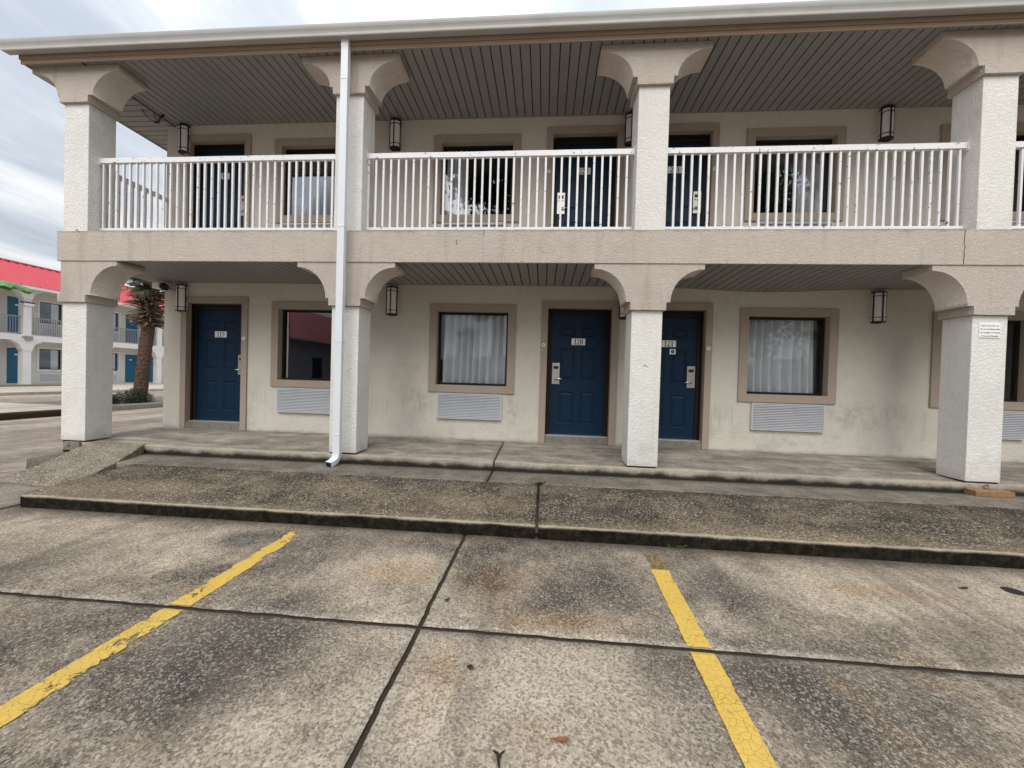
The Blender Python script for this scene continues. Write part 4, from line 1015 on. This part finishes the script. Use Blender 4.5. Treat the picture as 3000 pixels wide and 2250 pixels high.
# dark kerb in front of the pale drive, and planted island
m_ = MB(); rows = []
for i in range(90):
    y_ = -8 + 13.3 * i / 89; j_ = .02 * fbm(y_ * 3, 2, 2)
    rows.append([(-12.33 + j_, y_, -.27), (-12.31 + j_, y_, -.2), (-12.30 + j_, y_, -.125 + j_), (-12.34, y_, -.102), (-12.48, y_, -.1025), (-12.5, y_, -.27)])
m_.grid(rows, M['joint'], False); tag(m_.build('drive_kerb', None, recalc=False), 'dark weathered kerb edge of the pale drive beyond the corner column', 'kerb')
isl = thing('planting_island', (-13.6, 6.9, -.27), 'kerbed planting island behind the corner column with palm and bushes', 'planting bed')
def kerb_curve():
    pts = []
    for i in range(40):
        u = i / 39; pts.append((-12.66 - .35 * (1 - math.cos((u - .35) * 3.2)), 5.36 + 4.6 * u))
    return pts
kp = kerb_curve(); m_ = MB(); rows = []
for x, y_ in kp:
    j_ = .012 * fbm(y_ * 4, 1, 1); rows.append([(x + .02, y_, -.28), (x + .015 + j_, y_, -.14), (x - .02, y_, -.102 + j_), (x - .15, y_, -.1), (x - .17, y_, -.14)])
m_.grid(rows, M['step'], True); m_.build('island_kerb', isl, recalc=False)
m_ = MB(); m_.face([(x - .16, y_, -.13) for x, y_ in kp] + [(-16, 9.9, -.13), (-16, 5.36, -.13)], M['earth']); m_.build('soil', isl, recalc=False)

# palm: leaning tapered trunk, skirt of old boots, fan fronds
palm = thing('palm_tree', (-13.5, 7.2, -.13), 'palm tree with leaning brown trunk and shaggy boots behind the corner column', 'palm tree')
tr = [(-13.5, 7.20, -.16), (-13.5, 7.27, .35), (-13.5, 7.33, 1.0), (-13.5, 7.42, 1.9), (-13.48, 7.48, 2.5), (-13.46, 7.52, 2.95), (-13.45, 7.53, 3.5), (-13.45, 7.54, 4.1)]
mb = MB(); rows = []; N = 40
def tp(u):
    k = min(int(u * (len(tr) - 1)), len(tr) - 2); f = u * (len(tr) - 1) - k
    return Vector(tr[k]).lerp(Vector(tr[k + 1]), f)
for i in range(N * 2 + 1):
    u = i / (N * 2); c_ = tp(u); r_ = .178 - .01 * u + .03 * math.exp(-u * 14) + (.03 if u > .55 else 0) * min(1, (u - .55) * 8)
    r_ *= 1 + .05 * (i % 2)
    rows.append([c_ + Vector((math.cos(2 * PI * j_ / 20), math.sin(2 * PI * j_ / 20), 0)) * (r_ + .018 * fbm(j_ * 1.3, i * .9, 1)) for j_ in range(20)])
mb.grid(rows, M['trunk'], False, True); mb.build('trunk', palm, recalc=False)
mb = MB(); rs = random.Random(3)
for k in range(240):
    u = rs.random(); z_ = 2.45 + 1.55 * u; a = rs.uniform(0, 2 * PI); c_ = Vector((-13.46, 7.47 + .06 * u, z_))
    d_ = Vector((math.cos(a), math.sin(a), 0)); L = rs.uniform(.20, .38) * (.75 + .7 * math.sin(PI * min(1, u * .8 + .1))); up = rs.uniform(-.1, .35) + .35 * (u - .3)
    p0 = c_ + d_ * .17; p1 = c_ + d_ * (.17 + L * .5) + Vector((0, 0, up * .35)); p2 = c_ + d_ * (.17 + L) + Vector((0, 0, up * .5 - rs.uniform(0, .12)))
    mb.tube([p0, p1, p2], [.034, .024, .010], M['boot'], 5)
mb.build('boots', palm, recalc=False)
def fan(c_, az, el, L, rs):
    mb = MB(); d_ = Vector((math.cos(az) * math.cos(el), math.sin(az) * math.cos(el), math.sin(el)))
    base = Vector(c_) + d_ * L; mb.tube([c_, Vector(c_) + d_ * L * .5 + Vector((0, 0, .04)), base], [.02, .014, .010], M['frond'], 5)
    side = d_.cross(Vector((0, 0, 1))).normalized(); up = side.cross(d_)
    for k in range(30):
        a = R(-125 + 250 * k / 29); dd = (d_ * math.cos(a) + side * math.sin(a)).normalized(); ln = .52 * (.72 + .28 * math.cos(a)) * rs.uniform(.9, 1.1)
        w_ = .016; sd = dd.cross(up).normalized() * w_; mid = base + dd * ln * .55; tip = base + dd * ln + Vector((0, 0, -.16 * rs.uniform(.6, 1.5)))
        mb.face([base - sd * .3, mid - sd, mid + sd, base + sd * .3], M['frond']); mb.face([mid - sd, tip, mid + sd], M['frond'])
    return mb.build('frond', palm, recalc=False)
for k, (az, el) in enumerate([(-95, 5), (-80, 25), (-110, 40), (-60, -8), (-100, -22), (-40, 30), (-140, 20), (90, 15), (60, 35), (120, 20), (0, 40), (180, 30), (30, 5), (-20, 60), (100, 55), (-90, 60), (-75, -35), (150, 0)]):
    fan((-13.45, 7.5, 3.95 + .12 * math.sin(k)), R(az), R(el), .42 + .1 * math.sin(k * 2.1), rs)

def bush(cx, cy, z0, rx, ry, h, n_, label, seed):
    t = thing('bush', (cx, cy, z0), label, 'bush', 'low dark bushes in the planting island'); rs = random.Random(seed)
    mb = MB()
    for _ in range(n_):
        a = rs.uniform(0, 2 * PI); r_ = rs.random() ** .4; el = math.acos(rs.uniform(-.05, 1))
        s_ = 1 + .22 * fbm(math.cos(a) * 2 + seed, math.sin(a) * 2, el)
        p = Vector((cx + rx * r_ * s_ * math.cos(a) * math.sin(el) * 1.05, cy + ry * r_ * s_ * math.sin(a) * math.sin(el) * 1.05, z0 + .03 + h * r_ * s_ * math.cos(el)))
        q1_ = Vector((rs.uniform(-1, 1), rs.uniform(-1, 1), rs.uniform(-.3, 1))).normalized(); q2_ = q1_.orthogonal().normalized(); L = rs.uniform(.03, .055)
        mb.face([p - q2_ * L * .4, p + q1_ * L * .5 , p + q2_ * L * .4, p + q1_ * L * 1.2 - q2_ * L * .1], M['bush'])
    mb.build('foliage', t, recalc=False)
    mb = MB()
    for k in range(7):
        a = k * .9; mb.tube([(cx, cy, z0 - .05), (cx + rx * .5 * math.cos(a), cy + ry * .5 * math.sin(a), z0 + h * .6)], [.014, .006], M['bark'], 5)
    mb.build('stem', t)
bush(-13.25, 6.0, -.13, .30, .34, .36, 1500, 'low dark green bush hugging the corner column edge, smaller of two', 1)
bush(-13.3, 6.85, -.13, .36, .58, .44, 2600, 'wide low dark green bush at the foot of the palm trunk', 2)
mb = MB(); mb.tube([(-13.4, 6.1, -.1), (-13.4, 6.05, .35), (-13.38, 5.98, .62)], [.025, .02, .006], M['bark'], 6); mb.tube([(-13.4, 6.12, -.1), (-13.42, 6.2, .3), (-13.4, 6.16, .55)], [.02, .014, .005], M['bark'], 6)
tag(mb.build('bare_stem'), 'thin dark bare stems sticking up behind the smaller bush', 'plant')

# banana plant left of the frame with one leaf hanging into view
bp_ = thing('banana_plant', (-14, 2.6, -.105), 'large green banana leaf reaching in at the left edge, before the red roof', 'plant')
mb = MB(); mb.tube([(-14, 2.6, -.12), (-14, 2.62, 1.2), (-13.98, 2.7, 2.3), (-13.97, 2.78, 2.7)], [.13, .11, .07, .04], M['banana'], 12); mb.build('stem', bp_)
def banana_leaf(az, L, rise, drop, wd_):
    mb = MB(); n_ = 26; rows = []; d_ = Vector((math.cos(az), math.sin(az), 0)); sd = Vector((-d_.y, d_.x, 0))
    for i in range(n_ + 1):
        u = i / n_; c_ = Vector((-13.97, 2.75, 2.6)) + d_ * (L * u) + Vector((0, 0, rise * math.sin(u * PI * .62) - drop * u * u))
        w_ = wd_ * math.sin(PI * min(1, max(.02, u * .93 + .06))) ** .6; r_ = []
        for k, v in enumerate((-1, -.5, 0, .5, 1)):
            tear = .05 * random.uniform(-1, 1) if abs(v) == 1 else 0
            r_.append(c_ + sd * (w_ * v + tear * .6) + Vector((0, 0, -abs(v) ** 1.3 * w_ * .75 + tear)))
        rows.append(r_)
    mb.grid(rows, M['banana'], False); return mb.build('leaf', bp_, recalc=False)
banana_leaf(R(88), 2.15, .72, .28, .27)
banana_leaf(R(-60), 1.7, .9, .5, .22); banana_leaf(R(180), 1.6, 1.0, .5, .22); banana_leaf(R(-130), 1.6, .8, .6, .22)

# ------------------------------------------------------------------ what stands behind the photographer (seen in the panes)
M['offwall'] = simple('shade_toned_office_wall', (.30, .31, .33)); M['offroof'] = simple('shade_toned_office_roof', (.34, .008, .014)); M['offdoor'] = simple('navy_office_door', (.004, .012, .03))  # white wall and red roof darkened, their shade put into the colour
off = thing('office_wing', (-16.5, -18, -.27), 'low white wing with red roof and blue door, seen mirrored in window 119', 'building')
m_ = MB(); plate(m_, 'y', -32, -11.2, -.27, 2.85, -13.6, [(-15.6, -14.4, -.2, 1.98)], M['offwall'], .12); m_.face([(-13.6, -11.2, -.27), (-22, -11.2, -.27), (-22, -11.2, 2.85), (-13.6, -11.2, 2.85)], M['offwall']); m_.build('wall', off, recalc=False)
m_ = MB(); m_.box(-13.76, -13.72, -15.6, -14.4, -.2, 1.98, M['offdoor']); m_.build('door', off)
m_ = MB(); m_.face([(-13.1, -32, 2.85), (-13.1, -10.7, 2.85), (-17.8, -14.5, 5.6), (-17.8, -32, 5.6)], M['offroof']); m_.face([(-13.1, -10.7, 2.85), (-22.5, -10.7, 2.85), (-17.8, -14.5, 5.6)], M['offroof']); m_.box(-13.13, -13.0, -32, -10.7, 2.74, 2.849, M['offwall']); m_.build('roof', off, recalc=False)
def tree(x, y, h, cr, cb, n_, label, seed, lean=0):
    t = thing('tree', (x, y, -.27), label, 'tree', 'trees mirrored in the window panes'); rs = random.Random(seed); mb = MB()
    mb.tube([(x, y, -.3), (x + lean * .3, y, h * .3), (x + lean * .6, y + .1, h * .6), (x + lean, y, h * .86)], [h * .026, h * .02, h * .012, .02], M['bark'], 8)
    tips = []
    for k in range(11):
        a = k * 2.4; z_ = cb + (h - cb) * (.05 + .07 * k); L = cr * rs.uniform(.5, .85); b0 = Vector((x + lean * z_ / h, y, z_)); b1 = b0 + Vector((math.cos(a) * L, math.sin(a) * L, L * .45)); mb.tube([b0, (b0 + b1) / 2 + Vector((0, 0, .1)), b1], [.06, .04, .015], M['bark'], 5); tips.append(b1)
    mb.build('trunk', t)
    mb = MB(); cl = tips + [Vector((x + lean + rs.uniform(-.6, .6) * cr, y + rs.uniform(-.6, .6) * cr, rs.uniform(cb + .3, h))) for _ in range(16)]
    for c_ in cl:
        rr = cr * rs.uniform(.25, .45)
        for _ in range(n_ // len(cl)):
            v = Vector((rs.gauss(0, 1), rs.gauss(0, 1), rs.gauss(0, .8))) * rr * .55; p = c_ + v
            q1_ = Vector((rs.uniform(-1, 1), rs.uniform(-1, 1), rs.uniform(-1, 1))).normalized(); q2_ = q1_.orthogonal(); L = rs.uniform(.09, .18)
            mb.face([p, p + q1_ * L + q2_ * L * .4, p + q1_ * L * 2, p + q1_ * L - q2_ * L * .4], M['tree'])
    mb.build('crown', t, recalc=False)
tree(-2.6, -14, 13.4, 2.4, 3.9, 15000, 'tall leafy tree mirrored in the panes left of door 120 and 220', 11)
tree(11.6, -14.5, 13.6, 3.8, 3.2, 17000, 'broad leafy tree mirrored in the panes right of door 121 and 221', 12)
tree(-9.8, -41, 7.4, 1.5, 2.6, 3000, 'slim far tree mirrored in the curtained pane left of door 120', 13)
tree(9, -26, 8.5, 2.6, 2.6, 5000, 'rounded tree mirrored low in the pane right of door 121', 14)
mb = MB(); rs = random.Random(5)
for k in range(9000):
    x = rs.uniform(-34, 44); hh = 4.4 + 1.3 * fbm(x * .16, 0, 3) + .5 * fbm(x * .9, 0, 1); p = Vector((x, -52 + rs.uniform(-1.2, 1.2), hh * rs.random() ** .6 - .3))
    q1_ = Vector((rs.uniform(-1, 1), rs.uniform(-.3, .3), rs.uniform(-1, 1))).normalized(); q2_ = Vector((q1_.z, 0, -q1_.x)); L = rs.uniform(.3, .5)
    mb.face([p, p + q1_ * L + q2_ * L * .5, p + q1_ * L * 2, p + q1_ * L - q2_ * L * .5], M['tree'])
tag(mb.build('distant_woods', None, recalc=False), 'far belt of woods mirrored low in the window panes', 'woods', kind='stuff')

# ------------------------------------------------------------------ camera (solved from the photograph)
yaw, pitch, roll = -.0806, -.0145, .0288
cy, sy, cp, sp, cr_, sr_ = math.cos(yaw), math.sin(yaw), math.cos(pitch), math.sin(pitch), math.cos(roll), math.sin(roll)
F = Vector((sy * cp, cy * cp, sp)); r0 = Vector((cy, -sy, 0)); u0 = r0.cross(F)
r_ = cr_ * r0 + sr_ * u0; u_ = -sr_ * r0 + cr_ * u0
cam = bpy.data.cameras.new('camera'); co = bpy.data.objects.new('camera', cam); C.objects.link(co)
mw = Matrix(((r_.x, u_.x, -F.x, 0), (r_.y, u_.y, -F.y, -4.7788), (r_.z, u_.z, -F.z, 1.0337), (0, 0, 0, 1)))
co.matrix_world = mw
cam.sensor_fit = 'HORIZONTAL'; cam.sensor_width = 36; cam.lens = 36 * 1140.34 / 3000; cam.clip_start = .05; cam.clip_end = 1500
S.camera = co

# ------------------------------------------------------------------ light
SUN_EL, SUN_AZ = 46, 184          # azimuth clockwise from +Y: light comes from behind the photographer
wd_ = bpy.data.worlds.new('World'); S.world = wd_; wd_.use_nodes = True; nt = wd_.node_tree; nt.nodes.clear()
out = nt.nodes.new('ShaderNodeOutputWorld'); bg = nt.nodes.new('ShaderNodeBackground'); nt.links.new(bg.outputs[0], out.inputs[0])
sky = nt.nodes.new('ShaderNodeTexSky'); sky.sky_type = 'NISHITA'; sky.sun_disc = False; sky.sun_elevation = R(SUN_EL); sky.sun_rotation = R(SUN_AZ); sky.air_density = 1.2; sky.dust_density = 2; sky.ozone_density = 1.5
bg.inputs[1].default_value = .1
tc = nt.nodes.new('ShaderNodeTexCoord'); sep = nt.nodes.new('ShaderNodeSeparateXYZ'); nt.links.new(tc.outputs['Generated'], sep.inputs[0])
def wm(op, a, b=None, clamp=False):
    x = nt.nodes.new('ShaderNodeMath'); x.operation = op; x.use_clamp = clamp
    for i, v in enumerate((a, b)):
        if v is None: continue
        if isinstance(v, (int, float)): x.inputs[i].default_value = v
        else: nt.links.new(v, x.inputs[i])
    return x.outputs[0]
zc = wm('ADD', wm('MAXIMUM', sep.outputs[2], 0.0), .12)
cmb = nt.nodes.new('ShaderNodeCombineXYZ'); nt.links.new(wm('DIVIDE', sep.outputs[0], zc), cmb.inputs[0]); nt.links.new(wm('DIVIDE', sep.outputs[1], zc), cmb.inputs[1])
def wnoise(scale, det, rough, dist, mscale, rot):
    mp = nt.nodes.new('ShaderNodeMapping'); nt.links.new(cmb.outputs[0], mp.inputs[0]); mp.inputs['Scale'].default_value = mscale; mp.inputs['Rotation'].default_value = (0, 0, R(rot))
    x = nt.nodes.new('ShaderNodeTexNoise'); nt.links.new(mp.outputs[0], x.inputs[0]); x.inputs['Scale'].default_value = scale; x.inputs['Detail'].default_value = det; x.inputs['Roughness'].default_value = rough; x.inputs['Distortion'].default_value = dist
    return x.outputs['Fac']
n1 = wnoise(1.1, 7, .58, .5, (1, .32, 1), 35); n2 = wnoise(4.5, 5, .55, .3, (1, .5, 1), 62)
cl = wm('ADD', wm('MULTIPLY', n1, .72), wm('MULTIPLY', n2, .28))
rp_ = nt.nodes.new('ShaderNodeValToRGB'); nt.links.new(cl, rp_.inputs[0]); e = rp_.color_ramp.elements
cols = [(.37, (.60, .66, .75)), (.45, (.73, .79, .87)), (.51, (.90, .94, .99)), (.57, (1.10, 1.11, 1.12))]
while len(e) < 4: e.new(.5)
for i, (p_, c_) in enumerate(cols): e[i].position = p_; e[i].color = (*c_, 1)
sc_ = nt.nodes.new('ShaderNodeMix'); sc_.data_type = 'RGBA'; sc_.blend_type = 'MULTIPLY'; sc_.inputs[0].default_value = 1; nt.links.new(rp_.outputs[0], sc_.inputs[6]); sc_.inputs[7].default_value = (6.1, 6.1, 6.1, 1)
mxw = nt.nodes.new('ShaderNodeMix'); mxw.data_type = 'RGBA'; mxw.inputs[0].default_value = .93; nt.links.new(sky.outputs[0], mxw.inputs[6]); grd = nt.nodes.new('ShaderNodeVectorMath'); grd.operation = 'SCALE'; nt.links.new(sc_.outputs[2], grd.inputs[0])
nt.links.new(wm('ADD', wm('MULTIPLY', wm('MAXIMUM', sep.outputs[2], 0.0), .72), .66), grd.inputs['Scale']); nt.links.new(grd.outputs[0], mxw.inputs[7])
nt.links.new(mxw.outputs[2], bg.inputs[0])
sl = bpy.data.lights.new('sun', 'SUN'); sl.energy = 1.5; sl.angle = R(50); sl.color = (1, .97, .92); so_ = bpy.data.objects.new('sun', sl); C.objects.link(so_)
az = R(SUN_AZ); el = R(SUN_EL); dirv = Vector((math.sin(az) * math.cos(el), math.cos(az) * math.cos(el), math.sin(el)))
so_.rotation_euler = (-dirv).to_track_quat('-Z', 'Y').to_euler(); so_.location = dirv * 30
S.view_settings.view_transform = 'Standard'; S.view_settings.look = 'None'; S.view_settings.gamma = 1; S.view_settings.use_curve_mapping = False
S.view_settings.exposure = .82
S.cycles.use_denoising = True; S.cycles.max_bounces = 8; S.cycles.diffuse_bounces = 5; S.cycles.transparent_max_bounces = 12
